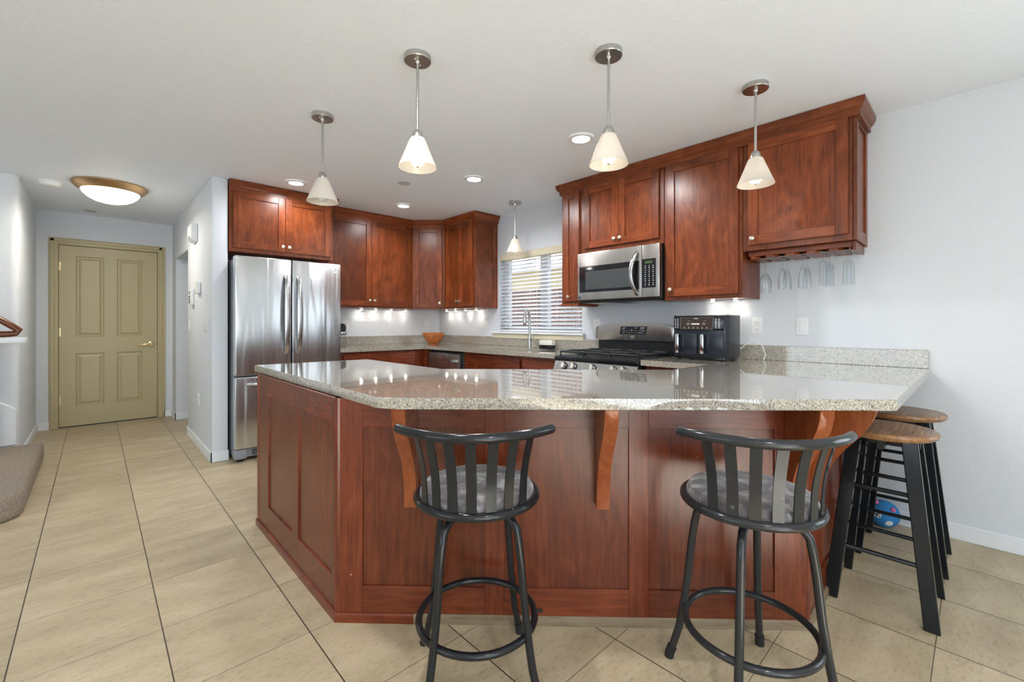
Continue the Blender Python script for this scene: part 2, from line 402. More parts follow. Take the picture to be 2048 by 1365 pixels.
struct(b, 'wall_entry')
SY = .50
b = MB(); b.prism([(-3.85, 2.0), (-3.85, SY + .06), (-3.856, SY + .03), (-3.873, SY + .01), (-3.9, SY), (-6.9, SY), (-6.9, SY + .12), (-3.97, SY + .12), (-3.97, 2.0)], 0, H, 'wall'); struct(b, 'wall_stair')
b = MB(); b.box(XL - .12, XL, YB, -5.2, 0, H, 'wall'); b.box(XL - .12, XL, -2.0, SY, 0, H, 'wall'); b.box(XL - .12, XL, -5.2, -2.0, 0, .6, 'wall'); b.box(XL - .12, XL, -5.2, -2.0, 2.1, H, 'wall')
b.box(XL, -6.9, SY, SY + .12, 0, H, 'wall'); struct(b, 'wall_left')
b = MB(); b.box(XL, -6.3, YB - .12, YB, 0, H, 'wall'); b.box(-2.7, 0, YB - .12, YB, 0, H, 'wall'); b.box(-6.3, -2.7, YB - .12, YB, 2.15, H, 'wall'); struct(b, 'wall_back')
# windows behind the photographer (frames only; the daylight comes through them)
b = MB()
for x in (-6.3, -5.1, -3.9, -2.76): b.box(x, x + .06, YB - .1, YB - .04, 0, 2.15, 'trim')
b.box(-6.3, -2.7, YB - .1, YB - .04, 2.09, 2.15, 'trim'); b.box(-6.3, -2.7, YB - .1, YB - .04, 0, .06, 'trim'); b.box(-6.3, -2.7, YB - .075, YB - .07, 0, 2.15, 'pane'); struct(b, 'window_2')
b = MB()
for y in (-7.45, -6.73, -6.0): b.box(.03, .08, y, y + .05, .7, 2.0, 'trim')
b.box(.03, .08, -7.45, -5.95, .7, .75, 'trim'); b.box(.03, .08, -7.45, -5.95, 1.95, 2.0, 'trim'); b.box(.05, .055, -7.45, -5.95, .7, 2.0, 'pane'); struct(b, 'window_3')
b = MB()
for y in (-5.2, -3.63, -2.05): b.box(XL - .08, XL - .03, y, y + .05, .6, 2.1, 'trim')
b.box(XL - .08, XL - .03, -5.2, -2.0, .6, .65, 'trim'); b.box(XL - .08, XL - .03, -5.2, -2.0, 2.05, 2.1, 'trim'); b.box(XL - .06, XL - .055, -5.2, -2.0, .6, 2.1, 'pane'); struct(b, 'window_4')

# baseboards: flat board with a thin cap
def base(name, segs):
    b = MB()
    for (x0, y0, x1, y1, nx, ny) in segs:
        t = .014
        ax0, ax1 = sorted((x0, x1)); ay0, ay1 = sorted((y0, y1))
        if nx: bx = sorted((x0, x0 + nx * t)); b.box(bx[0], bx[1], ay0, ay1, 0, .085, 'trim', .003)
        else: by = sorted((y0, y0 + ny * t)); b.box(ax0, ax1, by[0], by[1], 0, .085, 'trim', .003)
    return struct(b, name)
base('baseboard_right', [(0, -4.56, 0, -8, -1, 0)])
base('baseboard_corridor', [(-2.675, -.614, -2.675, .72, -1, 0), (-2.689, -.60, -2.556, -.60, 0, -1), (-2.675, .70, -2.675, .734, -1, 0), (-2.689, .72, -2.56, .72, 0, 1), (-2.675, 1.646, -2.675, 1.98, -1, 0), (-2.689, 1.66, -1.2, 1.66, 0, -1)])
base('baseboard_entry', [(-3.85, 1.98, -3.752, 1.98, 0, -1), (-2.764, 1.98, -2.675, 1.98, 0, -1), (-3.85, SY + .02, -3.85, 1.98, 1, 0)])
base('baseboard_stair', [(-6.9, SY, -3.96, SY, 0, -1)])

# ------------------------------------------------------------------ entry door
b = MB()
CW = .075
for x0, x1 in ((DX0 - CW - .005, DX0 - .005), (DX1 + .005, DX1 + .005 + CW)):
    b.box(x0, x1, DY - .014, DY + .10, 0, 2.045 + CW, 'doorp', .003); b.box(x0 + .012, x1 - .03, DY - .024, DY - .012, 0, 2.045 + CW - .012, 'doorp', .004); 
b.box(DX0 - .005, DX1 + .005, DY - .014, DY + .10, 2.045, 2.045 + CW, 'doorp', .003); b.box(DX0 - CW + .007, DX1 + CW - .007, DY - .024, DY - .012, 2.075, 2.045 + CW - .012, 'doorp', .004)
b.box(DX0 - .004, DX1 + .004, DY + .06, DY + .10, 0, 2.045, 'doorp')  # backing board added behind the door to block light leaking round its edges
struct(b, 'trim_1')
d1 = bpy.data.objects.new('door_1', None)
b = MB()
dx0, dx1, dz0, dz1 = DX0 - .002, DX1 + .002, .012, 2.041
yf = DY + .012
panels = [(-3.545, -3.308, 1.015, 1.93), (-3.198, -2.966, 1.015, 1.93), (-3.545, -3.308, .232, .828), (-3.198, -2.966, .232, .828)]
xs = [dx0, -3.545, -3.308, -3.198, -2.966, dx1]; zs = [dz0, .232, .828, 1.015, 1.93, dz1]
for i in range(5):
    for k in range(5):
        if i in (1, 3) and k in (1, 3): continue
        b.box(xs[i], xs[i + 1], yf, yf + .035, zs[k], zs[k + 1], 'doorp')
for (x0, x1, z0, z1) in panels:
    b.box(x0 - .001, x1 + .001, yf + .012, yf + .03, z0, z1, 'doorp')
    # raised field with sloped moulding
    bb = bmesh.new(); i1, i2 = .022, .034
    def R(i, y): return [bb.verts.new(p) for p in ((x0 + i, y, z0 + i), (x1 - i, y, z0 + i), (x1 - i, y, z1 - i), (x0 + i, y, z1 - i))]
    r0, r1, r2 = R(.0, yf), R(i1 * .5, yf + .013), R(i1, yf + .012); r3 = R(i2 + .01, yf + .003)
    for A, B in ((r0, r1), (r1, r2), (r2, r3)):
        for j in range(4): bb.faces.new((A[j], A[(j + 1) % 4], B[(j + 1) % 4], B[j]))
    bb.faces.new(r3); bmesh.ops.recalc_face_normals(bb, faces=bb.faces[:]); b._merge(bb, 'doorp', False)
door = struct(b, 'door_1'); bpy.data.objects.remove(d1)
b = MB(); b.lathe([(0, .0), (.033, 0), (.033, -.006), (.012, -.012), (.012, -.05), (0, -.05)], 'brass', (-2.885, yf, .915), 24, axis='y')
b.tube([(-2.885, yf - .048, .915), (-2.91, yf - .052, .918), (-2.95, yf - .05, .912), (-3.0, yf - .045, .902), (-3.012, yf - .04, .90)], .008, 'brass', 10); b.build('door_handle', door, label='brass lever handle')
for z in (1.806, 1.07, .305):
    b = MB(); b.lathe([(0, -.05), (.006, -.05), (.006, .05), (0, .05)], 'brass', (DX0 + .0, yf - .006, z), 12); b.box(DX0 - .012, DX0 + .012, yf - .004, yf + .001, z - .045, z + .045, 'brass'); b.build('hinge', door, label='brass hinge')
b = MB(); b.box(DX0 - .0, DX1, yf + .002, yf + .04, 0, .013, 'blackm'); b.build('threshold', door, label='dark threshold gap strip')

# ------------------------------------------------------------------ stair landing, knee wall, rail
b = MB(); b.prism([(-3.705, .47), (-3.705, -.98), (-3.72, -1.06), (-3.76, -1.11), (-3.82, -1.13), (-6.5, -1.13), (-6.5, .47)], 0, .155, 'carpet', bev=.03, seg=3)
o = b.build('carpeted_landing'); tag(o, 'thick brown carpeted stair landing at the left edge beside the tiled hall', 'stair')
b = MB(); b.box(-6.4, -3.98, .18, .30, .156, 1.012, 'wall', .006, 1); struct(b, 'wall_knee')
b = MB(); b.box(-6.4, -3.785, .14, .34, 1.013, 1.055, 'trim', .008, 2); struct(b, 'trim_2')
b = MB(); b.prism([(-6.4, 1.75), (-3.965, .53), (-3.865, .455), (-3.865, .157), (-6.4, .157)], SY - .022, SY - .001, 'trim', axis='y', bev=.004); struct(b, 'trim_3')
t = thing('stair_handrail', 'polished dark wood stair handrail curling round above the white ledge', 'handrail', (-4.1, .24, 1.056))
b = MB()
def rr(w, h): return [(w * math.cos(2 * PI * i / 14), h * math.sin(2 * PI * i / 14)) for i in range(14)]
b._parallel = True
b.sweep([(-4.9, .24, 1.98), (-4.4, .24, 1.58), (-4.1, .24, 1.335), (-3.94, .24, 1.205), (-3.865, .24, 1.145), (-3.828, .24, 1.112), (-3.845, .24, 1.087), (-3.90, .24, 1.083), (-4.0, .24, 1.083), (-4.25, .24, 1.083)], rr(.028, .024), 'railwood', up=Vector((0, 0, 1)))
b._parallel = False
b.build('rail', t, local=False)
b = MB(); b.box(-4.3, -4.0, .215, .265, 1.056, 1.066, 'railwood'); b.build('rail_mount', t, local=False)

# ------------------------------------------------------------------ kitchen window, blinds, outside
w = MB(); fx0, fx1 = .062, .115
for y0, y1 in ((WY1, WY1 + .035), (WY0 - .085, WY0)): w.box(fx0, fx1, y0, y1, WZ0, WZ1, 'trim', .004)
w.box(fx0, fx1, WY1, WY0, WZ0, WZ0 + .05, 'trim', .004); w.box(fx0, fx1, WY1, WY0, WZ1 - .05, WZ1, 'trim', .004)
w.box(fx0 - .01, fx1, -1.92, -1.815, WZ0 + .02, WZ1 - .03, 'trim', .004)
win = struct(w, 'window_1')
b = MB(); b.box(.088, .092, WY1, WY0, WZ0, WZ1, 'pane'); b.build('pane', win)
b = MB(); b.box(-.045, .062, -1.12, -2.455, WZ0 - .022, WZ0, 'trim', .004); b.box(-.028, -.001, -1.135, -2.445, WZ0 - .075, WZ0 - .022, 'cream', .004); struct(b, 'trim_4')
t = thing('window_blind', 'white horizontal slat blind hanging in the kitchen window over the sink', 'blind', (.02, (WY0 + WY1) / 2, WZ0 + .01))
b = MB(); b.box(-.012, .045, WY1 + .004, WY0 - .004, WZ1 - .075, WZ1 - .003, 'cream', .004); b.build('valance', t, local=False, label='cream valance')
zt, zb = WZ1 - .10, WZ0 + .05; ns = 19
b = MB()
for i in range(ns):
    z = zt - (zt - zb) * i / (ns - 1); s_ = math.sin(math.radians(27)) * .024; c_ = math.cos(math.radians(27)) * .024
    bb = bmesh.new(); vs = []
    for y in (WY1 + .006, WY0 - .006):
        for dx, dz in ((-c_, -s_ - .0013), (c_, s_ - .0013), (c_, s_ + .0013), (-c_, -s_ + .0013)): vs.append(bb.verts.new((.020 + dx, y, z + dz)))
    for j in range(4): bb.faces.new((vs[j], vs[(j + 1) % 4], vs[4 + (j + 1) % 4], vs[4 + j]))
    bb.faces.new(vs[:4]); bb.faces.new(vs[4:]); bmesh.ops.recalc_face_normals(bb, faces=bb.faces[:]); b._merge(bb, 'blind', False)
b.build('slats', t, local=False)
b = MB(); b.box(-.005, .045, WY1 + .006, WY0 - .006, WZ0 + .004, WZ0 + .024, 'blind', .003); b.build('bottom_rail', t, local=False)
for y in (-1.36, -1.82, -2.28):
    b = MB(); b.box(-.0068, -.0052, y - .0012, y + .0012, WZ0 + .02, WZ1 - .07, 'blind'); b.build('ladder_cord', t, local=False)

b = MB(); b.box(.2, 9, -7, 9, -.12, -.02, 'ground'); struct(b, 'ground')
t = thing('garden_fence', 'dark brown picket fence with gaps seen through the window blind', 'fence', (1.5, 0, -.02))
random.seed(3); y = -3.4
b = MB()
while y < 3.2:
    wd = .062; b.box(1.5, 1.52, y, y + wd, -.02, 1.70 + random.uniform(-.006, .006), 'fence'); y += wd + .016
b.build('pickets', t, local=False)
b = MB()
for z in (.4, 1.0, 1.55): b.box(1.521, 1.56, -3.4, 3.2, z, z + .07, 'fence')
b.build('fence_rail', t, local=False)
t = thing('neighbouring_house', 'sunlit cream stucco house wall with a grey eave beyond the fence', 'house', (4.5, 1, -.02))
b = MB(); b.box(4.5, 4.8, -6, 8, -.02, 2.9, 'stucco'); b.build('wall', t, local=False)
b = MB(); b.prism([(4.0, 2.42), (4.0, 2.56), (4.9, 3.0), (4.9, 2.86), (4.5, 2.66)], -6, 8, 'roof', axis='y'); b.build('eave', t, local=False)

# ------------------------------------------------------------------ cabinets
DT = .020
def shaker(b, x0, x1, z0, z1, yf, fw=.057, v='wood', h='wood_h', th=DT, rec=.011):
    """framed flat-panel door; yf is its front plane (local -y faces the room)"""
    b.box(x0, x0 + fw, yf, yf + th, z0, z1, v, .0018); b.box(x1 - fw, x1, yf, yf + th, z0, z1, v, .0018)
    b.box(x0 + fw, x1 - fw, yf, yf + th, z1 - fw, z1, h, .0018); b.box(x0 + fw, x1 - fw, yf, yf + th, z0, z0 + fw, h, .0018)
    b.box(x0 + fw - .001, x1 - fw + .001, yf + rec, yf + th - .001, z0 + fw - .001, z1 - fw + .001, v)
def knob(parent, x, y, z):
    b = MB(); b.lathe([(0, 0), (.008, 0), (.0055, .006), (.0055, .014), (.013, .019), (.0155, .024), (.014, .029), (.008, .032), (0, .033)], 'nickelw', (x, y, z), 20, axis='-y')
    return b.build('knob', parent, label='satin nickel round knob')
def add_door(t, x0, x1, z0, z1, yf, kx=None, kz=None, name='door', **k):
    b = MB(); shaker(b, x0, x1, z0, z1, yf, **k); o = b.build(name, t)
    if kx is not None: knob(o, kx, yf, kz)
    return o
def cabinet(name, label, loc, rz, w, d, z0, z1, doors, cat='cabinet'):
    t = thing(name, label, cat, (loc[0], loc[1], z0), rz)
    b = MB(); b.box(.001, w - .001, -d, -.003, 0, z1 - z0, 'wood', .0015); b.build('cabinet_box', t)
    for (x0, x1, a0, a1, kx, kz) in doors: add_door(t, x0, x1, a0 - z0, a1 - z0, -d - DT, kx, None if kz is None else kz - z0)
    return t
ZT, ZU = 2.352, 1.342
# right wall, left to right (local x = -(y) distance)
def RW(y): return (0, y)
t = cabinet('upper_cabinet', 'narrow one-door cherry wall cabinet between the window and the microwave', (0, -2.444), R1, .216, .335, ZU, ZT, [(.030, .206, 1.362, 2.318, .10, 1.402)])
b = MB(); b.box(.0, .19, -.352, -.05, -.022, -.0, 'wood_h', .002); b.build('light_rail', t)
t = cabinet('upper_cabinet', 'short two-door cherry wall cabinet directly over the microwave', (0, -2.662), R1, .763, .335, 1.762, ZT, [(.040, .377, 1.803, 2.318, .352, 1.848), (.381, .728, 1.803, 2.318, .406, 1.848)])
t = cabinet('upper_cabinet', 'tall one-door cherry wall cabinet right of the microwave above the air fryer', (0, -3.427), R1, .541, .335, ZU - .006, ZT, [(.026, .518, 1.362, 2.318, .062, 1.412)])
t = cabinet('upper_cabinet', 'wide one-door cherry wall cabinet at the right end over the hanging glasses', (0, -3.969), R1, .572, .335, 1.633, ZT, [(.036, .552, 1.668, 2.318, .068, 1.705)])
b = MB(); x0 = .573
b.box(x0, x0 + .018, -.335, -.285, -0, .719, 'wood', .0015); b.box(x0, x0 + .018, -.062, -.0, -.005, .719, 'wood', .0015); b.box(x0, x0 + .018, -.285, -.062, .655, .719, 'wood_h', .0015); b.box(x0, x0 + .018, -.285, -.062, 0, .065, 'wood_h', .0015); b.box(x0, x0 + .009, -.286, -.06, .06, .66, 'wood')
b.build('end_panel', t)
# back wall
t = cabinet('upper_cabinet', 'deep two-door cherry cabinet over the refrigerator', (-2.555, 0), 0, .885, .608, 1.79, ZT, [(.028, .442, 1.823, 2.318, .418, 1.868), (.446, .862, 1.823, 2.318, .472, 1.868)])
t = cabinet('upper_cabinet', 'tall two-door cherry wall cabinet on the back wall beside the refrigerator', (-1.668, 0), 0, 1.056, .335, ZU, ZT, [(.045, .528, 1.362, 2.318, .502, 1.425), (.532, 1.014, 1.362, 2.318, .558, 1.425)])
t = cabinet('upper_cabinet', 'two-door cherry wall cabinet between the corner and the window', (0, -.612), R1, .566, .335, ZU, ZT, [(.050, .308, 1.362, 2.318, .285, 1.425), (.311, .552, 1.362, 2.318, .333, 1.425)])
b = MB(); x0 = .567
b.box(x0, x0 + .018, -.335, -.275, 0, 1.01, 'wood', .0015); b.box(x0, x0 + .018, -.06, -.002, 0, 1.01, 'wood', .0015); b.box(x0, x0 + .018, -.275, -.06, .95, 1.01, 'wood_h', .0015); b.box(x0, x0 + .018, -.275, -.06, 0, .065, 'wood_h', .0015); b.box(x0, x0 + .009, -.276, -.058, .06, .955, 'wood')
b.build('end_panel', t)
t = thing('corner_upper_cabinet', 'angled one-door cherry wall cabinet in the corner above the wooden bowl', 'cabinet', (-.61, -.335, ZU), -PI / 4)
b = MB(); b.prism([(-.61, -.003), (-.61, -.335), (-.335, -.61), (-.003, -.61), (-.003, -.003)], ZU, ZT, 'wood'); b.build('cabinet_box', t, local=False)
add_door(t, .028, .361, 1.362 - ZU, 2.318 - ZU, -DT, .335, 1.41 - ZU)

# crown mouldings: stepped profile carried round the cabinet tops
def crown(name, label, path, mat='wood_h'):
    """path: room-facing outline points of the cabinet run (plan)"""
    b = MB()
    prof = [(0, -.038), (.016, -.038), (.016, -.006), (.028, .004), (.040, .028), (.040, .052), (0, .052)]
    P = [Vector((x, y)) for x, y in path]; n = len(P); rings = []
    dirs = [(P[i + 1] - P[i]).normalized() for i in range(n - 1)]
    nor = [Vector((d.y, -d.x)) for d in dirs]
    bb = bmesh.new()
    for i in range(n):
        if i == 0: o = nor[0]
        elif i == n - 1: o = nor[-1]
        else:
            o = (nor[i - 1] + nor[i]); o = o / (o.length ** 2) * 2
        rings.append([bb.verts.new((P[i].x + o.x * u, P[i].y + o.y * u, ZT + w_)) for u, w_ in prof])
    m_ = len(prof)
    for i in range(n - 1):
        for j in range(m_): bb.faces.new((rings[i][j], rings[i][(j + 1) % m_], rings[i + 1][(j + 1) % m_], rings[i + 1][j]))
    bb.faces.new(rings[0]); bb.faces.new(rings[-1]); bmesh.ops.recalc_face_normals(bb, faces=bb.faces[:]); b._merge(bb, mat, False)
    o = b.build(name); tag(o, label, 'moulding'); return o
crown('crown_moulding', 'long cherry crown moulding over the cabinets on the stove wall', [(-.003, -2.4435), (-.3355, -2.4435), (-.3355, -4.560), (-.003, -4.560)])
crown('crown_moulding', 'cherry crown moulding over the refrigerator cabinet', [(-2.556, -.6085), (-1.6695, -.6085), (-1.6695, -.337)])
crown('crown_moulding', 'angled cherry crown moulding following the corner cabinets round', [(-1.6, -.3355), (-.6102, -.3355), (-.3355, -.6102), (-.3355, -1.1978), (-.003, -1.1978)])

# under-cabinet light bars
def lightbar(label, pts, ax):
    t = thing('under_cabinet_light', label, 'lamp', (pts[0][0], pts[0][1], ZU - .015))
    xs_ = [p[0] for p in pts]; ys_ = [p[1] for p in pts]; b = MB()
    e = .04
    if ax == 'x': b.box(min(xs_) - e, max(xs_) + e, ys_[0] - .02, ys_[0] + .02, ZU - .013, ZU - .001, 'white', .002)
    else: b.box(xs_[0] - .02, xs_[0] + .02, min(ys_) - e, max(ys_) + e, ZU - .013, ZU - .001, 'white', .002)
    b.build('housing', t, local=False)
    for (x, y) in pts:
        b = MB(); b.lathe([(0, -.004), (.012, -.004), (.014, 0), (0, 0)], 'puck', (x, y, ZU - .0135), 14); b.build('lamp_lens', t, local=False)
        L = lamp('puck_light', 'SPOT', (x, y, ZU - .03), .28, (1, .93, .82), spot_size=2.2, spot_blend=.5, shadow_soft_size=.012)
        L.parent = t; L.matrix_parent_inverse = t.matrix_basis.inverted()
lightbar('row of small lights under the back wall cabinet beside the refrigerator', [(x, -.07) for x in (-1.13, -.95, -.75, -.55)], 'x')
lightbar('row of small lights under the cabinet left of the window', [(-.07, y) for y in (-.28, -.47, -.68, -.89)], 'y')
lightbar('pair of small lights under the tall cabinet above the air fryer', [(-.07, y) for y in (-3.67, -3.83)], 'y')

# base cabinets
def basecab(label, loc, rz, w, d, fronts, hollow=False):
    t = thing('base_cabinet', label, 'cabinet', (loc[0], loc[1], 0), rz)
    b = MB(); zc = .66 if hollow else .874
    b.box(.001, w - .001, -d, -.003, .10, zc, 'wood_p', .001); b.box(.001, w - .001, -d + .07, -.003, 0, .10, 'blackm')
    if hollow: b.box(.001, w - .001, -d, -d + .02, .66, .874, 'wood_p', .001); b.box(.001, .02, -d + .02, -.003, .66, .874, 'wood_p'); b.box(w - .02, w - .001, -d + .02, -.003, .66, .874, 'wood_p')
    b.build('cabinet_box', t)
    for (x0, x1, z0, z1) in fronts:
        if z1 - z0 < .2:
            b = MB(); b.box(x0, x1, -d - DT, -d, z0, z1, 'wood_ph', .004); b.build('drawer_front', t)
        else: add_door(t, x0, x1, z0, z1, -d - DT, v='wood_p', h='wood_ph')
    return t
basecab('cherry base cabinet under the back counter beside the refrigerator', (-1.62, 0), 0, .98, .61, [(.05, .875, .70, .848), (.05, .46, .13, .685), (.465, .875, .13, .685)])
basecab('cherry sink base cabinet between the dishwasher and the stove', (0, -1.362), R1, 1.278, .61, hollow=True, fronts= [(.03, .835, .70, .848), (.865, 1.25, .70, .848), (.03, .43, .13, .685), (.435, .835, .13, .685), (.865, 1.25, .13, .685)])
t = thing('corner_base_cabinet', 'narrow cherry filler cabinet in the corner left of the dishwasher', 'cabinet', (-.3, -.4, 0))
b = MB(); b.box(-.638, -.003, -.70, -.003, .10, .874, 'wood_p', .001); b.box(-.55, -.003, -.69, -.003, 0, .1, 'blackm'); b.build('cabinet_box', t, local=False)
# dishwasher
t = thing('dishwasher', 'stainless dishwasher with a bowed bar handle under the corner counter', 'dishwasher', (0, -.712, 0), R1)
b = MB(); b.box(.004, .636, -.60, -.01, .02, .862, 'blackm', .004); b.build('body', t)
b = MB(); b.box(.02, .60, -.635, -.601, .12, .845, 'steel_w', .006, 2); b.build('door', t)
b = MB(); P_ = [(.04 + .54 * i / 12, -.637 - .045 * math.sin(PI * i / 12) ** .5, .775) for i in range(13)]; b._parallel = True; b.sweep(P_, [(.004, -.013), (.004, .013), (-.004, .013), (-.004, -.013)], 'steel'); b._parallel = False; b.build('handle', t)

# ------------------------------------------------------------------ worktops
CT0, CT1 = .8755, .914
def slab(b, pts, holes=None): b.prism(pts, CT0, CT1, 'granite', bev=.003, seg=1)
b = MB()
slab(b, [(-1.62, -.003), (-1.62, -.645), (-.645, -.645), (-.645, -1.47), (-.003, -1.47), (-.003, -.003)])
b.box(-.645, -.54, -2.19, -1.47, CT0, CT1, 'granite'); b.box(-.21, -.003, -2.19, -1.47, CT0, CT1, 'granite')
slab(b, [(-.645, -2.19), (-.645, -2.643), (-.003, -2.643), (-.003, -2.19)])
o = b.build('granite_worktop'); tag(o, 'speckled granite worktop running round the back corner and past the sink', 'countertop')
def arc(cx, cy, r, a0, a1, n=6): return [(cx + r * math.cos(math.radians(a0 + (a1 - a0) * i / n)), cy + r * math.sin(math.radians(a0 + (a1 - a0) * i / n))) for i in range(n + 1)]
b = MB()
# rounded outer corner: left edge meets the 45 degree front edge
pts = [(-.003, -3.412), (-.645, -3.412), (-.645, -3.880), (-1.105, -3.872), (-1.995, -2.970), (-1.990, -2.055), (-2.686, -2.0)]
pts += [(-2.686, -3.585), (-2.683, -3.607), (-2.675, -3.628), (-2.664, -3.645), (-2.645, -3.665)]
pts += [(-1.457, -4.834), (-.003, -4.834)]
b.prism(pts, CT0, CT1, 'granite', bev=.003)
o = b.build('granite_bar_top'); tag(o, 'large angled speckled granite breakfast bar top over the island cabinets', 'countertop')
b = MB(); b.box(-1.62, -.0005, -.021, -.001, CT1, 1.016, 'granite', .002); b.box(-.021, -.001, -2.645, -.021, CT1, 1.016, 'granite', .002)
o = b.build('granite_backsplash'); tag(o, 'low granite backsplash behind the sink and round the back corner', 'backsplash')
b = MB(); b.box(-.021, -.001, -4.829, -3.412, CT1, 1.016, 'granite', .002)
o = b.build('granite_backsplash'); tag(o, 'low granite backsplash on the right wall behind the air fryer', 'backsplash')
# sink
t = thing('kitchen_sink', 'undermounted steel sink let into the worktop below the window', 'sink', (-.375, -1.83, CT0 - .2))
b = MB(); z0, z1 = CT0 - .20, CT0 - .001
b.box(-.552, -.2, -2.2, -1.46, z0 - .01, z0, 'steel'); b.box(-.552, -.54, -2.2, -1.46, z0, z1, 'steel'); b.box(-.21, -.198, -2.2, -1.46, z0, z1, 'steel'); b.box(-.54, -.21, -1.47, -1.458, z0, z1, 'steel'); b.box(-.54, -.21, -2.202, -2.19, z0, z1, 'steel')
b.build('basin', t, local=False)
b = MB(); b.lathe([(0, .002), (.04, .002), (.045, 0), (0, 0)], 'chrome', (-.375, -1.83, z0 + .001), 20); b.build('drain', t, local=False)

# ------------------------------------------------------------------ island cabinet body
FX, FY0, FY1, RX, RY = -2.69, -2.138, -3.286, -1.4125, -4.557
t = thing('breakfast_bar_cabinet', 'cherry panelled breakfast bar cabinet standing under the angled granite top', 'cabinet', (-1.9, -3.6, 0))
b = MB()
b.prism([(FX + .02, FY0 - .01), (FX + .02, FY1 + .008), (RX + .008, RY + .02), (-.004, RY + .02), (-.004, -3.425), (-.60, -3.425), (-.60, -3.92), (-1.12, -3.92), (-2.03, -3.01), (-2.03, FY0 - .01)], .0, .874, 'wood_p')
b.build('cabinet_box', t, local=False)
LL = FY0 - FY1; LD = math.hypot(RX - FX, RY - FY1)
def face(name, origin, rz, length, panels, post=(True, True), zb=.14, zt=.762):
    Mx = Matrix.Translation((origin[0], origin[1], 0)) @ Matrix.Rotation(rz, 4, 'Z')
    b = MB(); b.M = Mx
    th = .018
    b.box(0, length, -.004, .012, .03, .874, 'wood_p')                       # flat panel field
    xs = [0]
    for a, c in panels: xs += [a, c]
    xs.append(length)
    for i in range(0, len(xs), 2): b.box(xs[i], xs[i + 1], -.012, .002, .03, .874, 'wood_p', .001)
    for a, c in panels:
        b.box(a, c, -.012, .002, .03, zb, 'wood_ph', .001); b.box(a, c, -.012, .002, zt, .874, 'wood_ph', .001)
    return b.build(name, t, local=False)
face('left_panel', (FX, FY0), R1, LL, [(.213, .612), (.698, 1.101)], zb=.16, zt=.768)
face('front_panel', (FX, FY1), -PI / 4, LD, [(.097, .577), (.651, 1.132), (1.207, 1.684)])
face('right_panel', (RX, RY), 0, -RX - .004, [(.10, .62), (.71, 1.24)])
# corner posts and base trims
for (x, y) in ((FX - .002, FY1), (RX, RY - .004)):
    b = MB(); b.lathe([(0, .03), (.021, .03), (.021, .874), (0, .874)], 'wood_p', (x + .006, y + .004, 0), 8); b.build('corner_post', t, local=False)
b = MB(); b.box(FX - .014, FX + .006, FY0 - .03, FY0 + .004, .03, .874, 'wood_p', .002)
b.build('corner_post', t, local=False)
def trimstrip(name, pts, m, h=.036, off=.022):
    bb = bmesh.new(); P = [Vector(p) for p in pts]; nor = []
    for i in range(len(P) - 1): d = (P[i + 1] - P[i]).normalized(); nor.append(Vector((d.y, -d.x)) * 1)
    rings = []
    for i in range(len(P)):
        if i == 0: o = nor[0]
        elif i == len(P) - 1: o = nor[-1]
        else: o = nor[i - 1] + nor[i]; o = o / (o.length ** 2) * 2
        rings.append([bb.verts.new((P[i].x + o.x * u, P[i].y + o.y * u, z)) for u, z in ((0, 0), (off, 0), (off, h - .006), (off - .006, h), (0, h))])
    for i in range(len(P) - 1):
        for j in range(5): bb.faces.new((rings[i][j], rings[i][(j + 1) % 5], rings[i + 1][(j + 1) % 5], rings[i + 1][j]))
    bb.faces.new(rings[0]); bb.faces.new(rings[-1]); bmesh.ops.recalc_face_normals(bb, faces=bb.faces[:])
    b = MB(); b._merge(bb, m, False); return b.build(name, t, local=False)
k = 1 / math.sqrt(2); s0 = .30
A_ = (FX + s0 * k, FY1 - s0 * k)
o = trimstrip('base_trim', [(FX, FY0), (FX, FY1), A_], 'wood_ph')
o = trimstrip('base_trim', [A_, (RX, RY), (-.004, RY)], 'worn'); o['label'] = 'worn pale base strip'
# little dark vent/latch low on the front and the white outlet on the right return
b = MB(); b.M = Matrix.Translation((FX, FY1, 0)) @ Matrix.Rotation(-PI / 4, 4, 'Z'); b.box(.775, .80, -.016, -.010, .05, .064, 'blackm'); b.build('door_bumper', t, local=False)
# paint scuffs are part of the panels; corbels
def corbel_profile(d): return [(0, .874), (d, .874), (d * .985, .842), (d * .90, .80), (d * .76, .755), (d * .56, .705), (d * .38, .65), (d * .27, .60), (d * .215, .55), (d * .19, .50), (d * .19, .465), (0, .465)]
def corbel(origin, rz, label):
    Mx = Matrix.Translation((origin[0], origin[1], 0)) @ Matrix.Rotation(rz, 4, 'Z')
    b = MB(); b.M = Mx
    b.prism([(-y - .012, z) for y, z in corbel_profile(.205)], -.024, .024, 'corbel', axis='x', bev=.002)
    b.build('corbel', t, local=False, label=label)
for s_, lb in ((.295, 'left front corbel'), (1.027, 'middle front corbel'), (1.745, 'right front corbel')):
    corbel((FX + s_ * k, FY1 - s_ * k), -PI / 4, lb)
corbel((RX + .035, RY), 0, 'end corbel seen from its side')
t2 = thing('electrical_outlet', 'white outlet plate on the right end of the breakfast bar behind the wooden stools', 'outlet', (-1.02, RY - .012, .62))
b = MB(); b.box(-.035, .035, -.006, 0, -.06, .06, 'white', .003, 2); b.build('plate', t2)

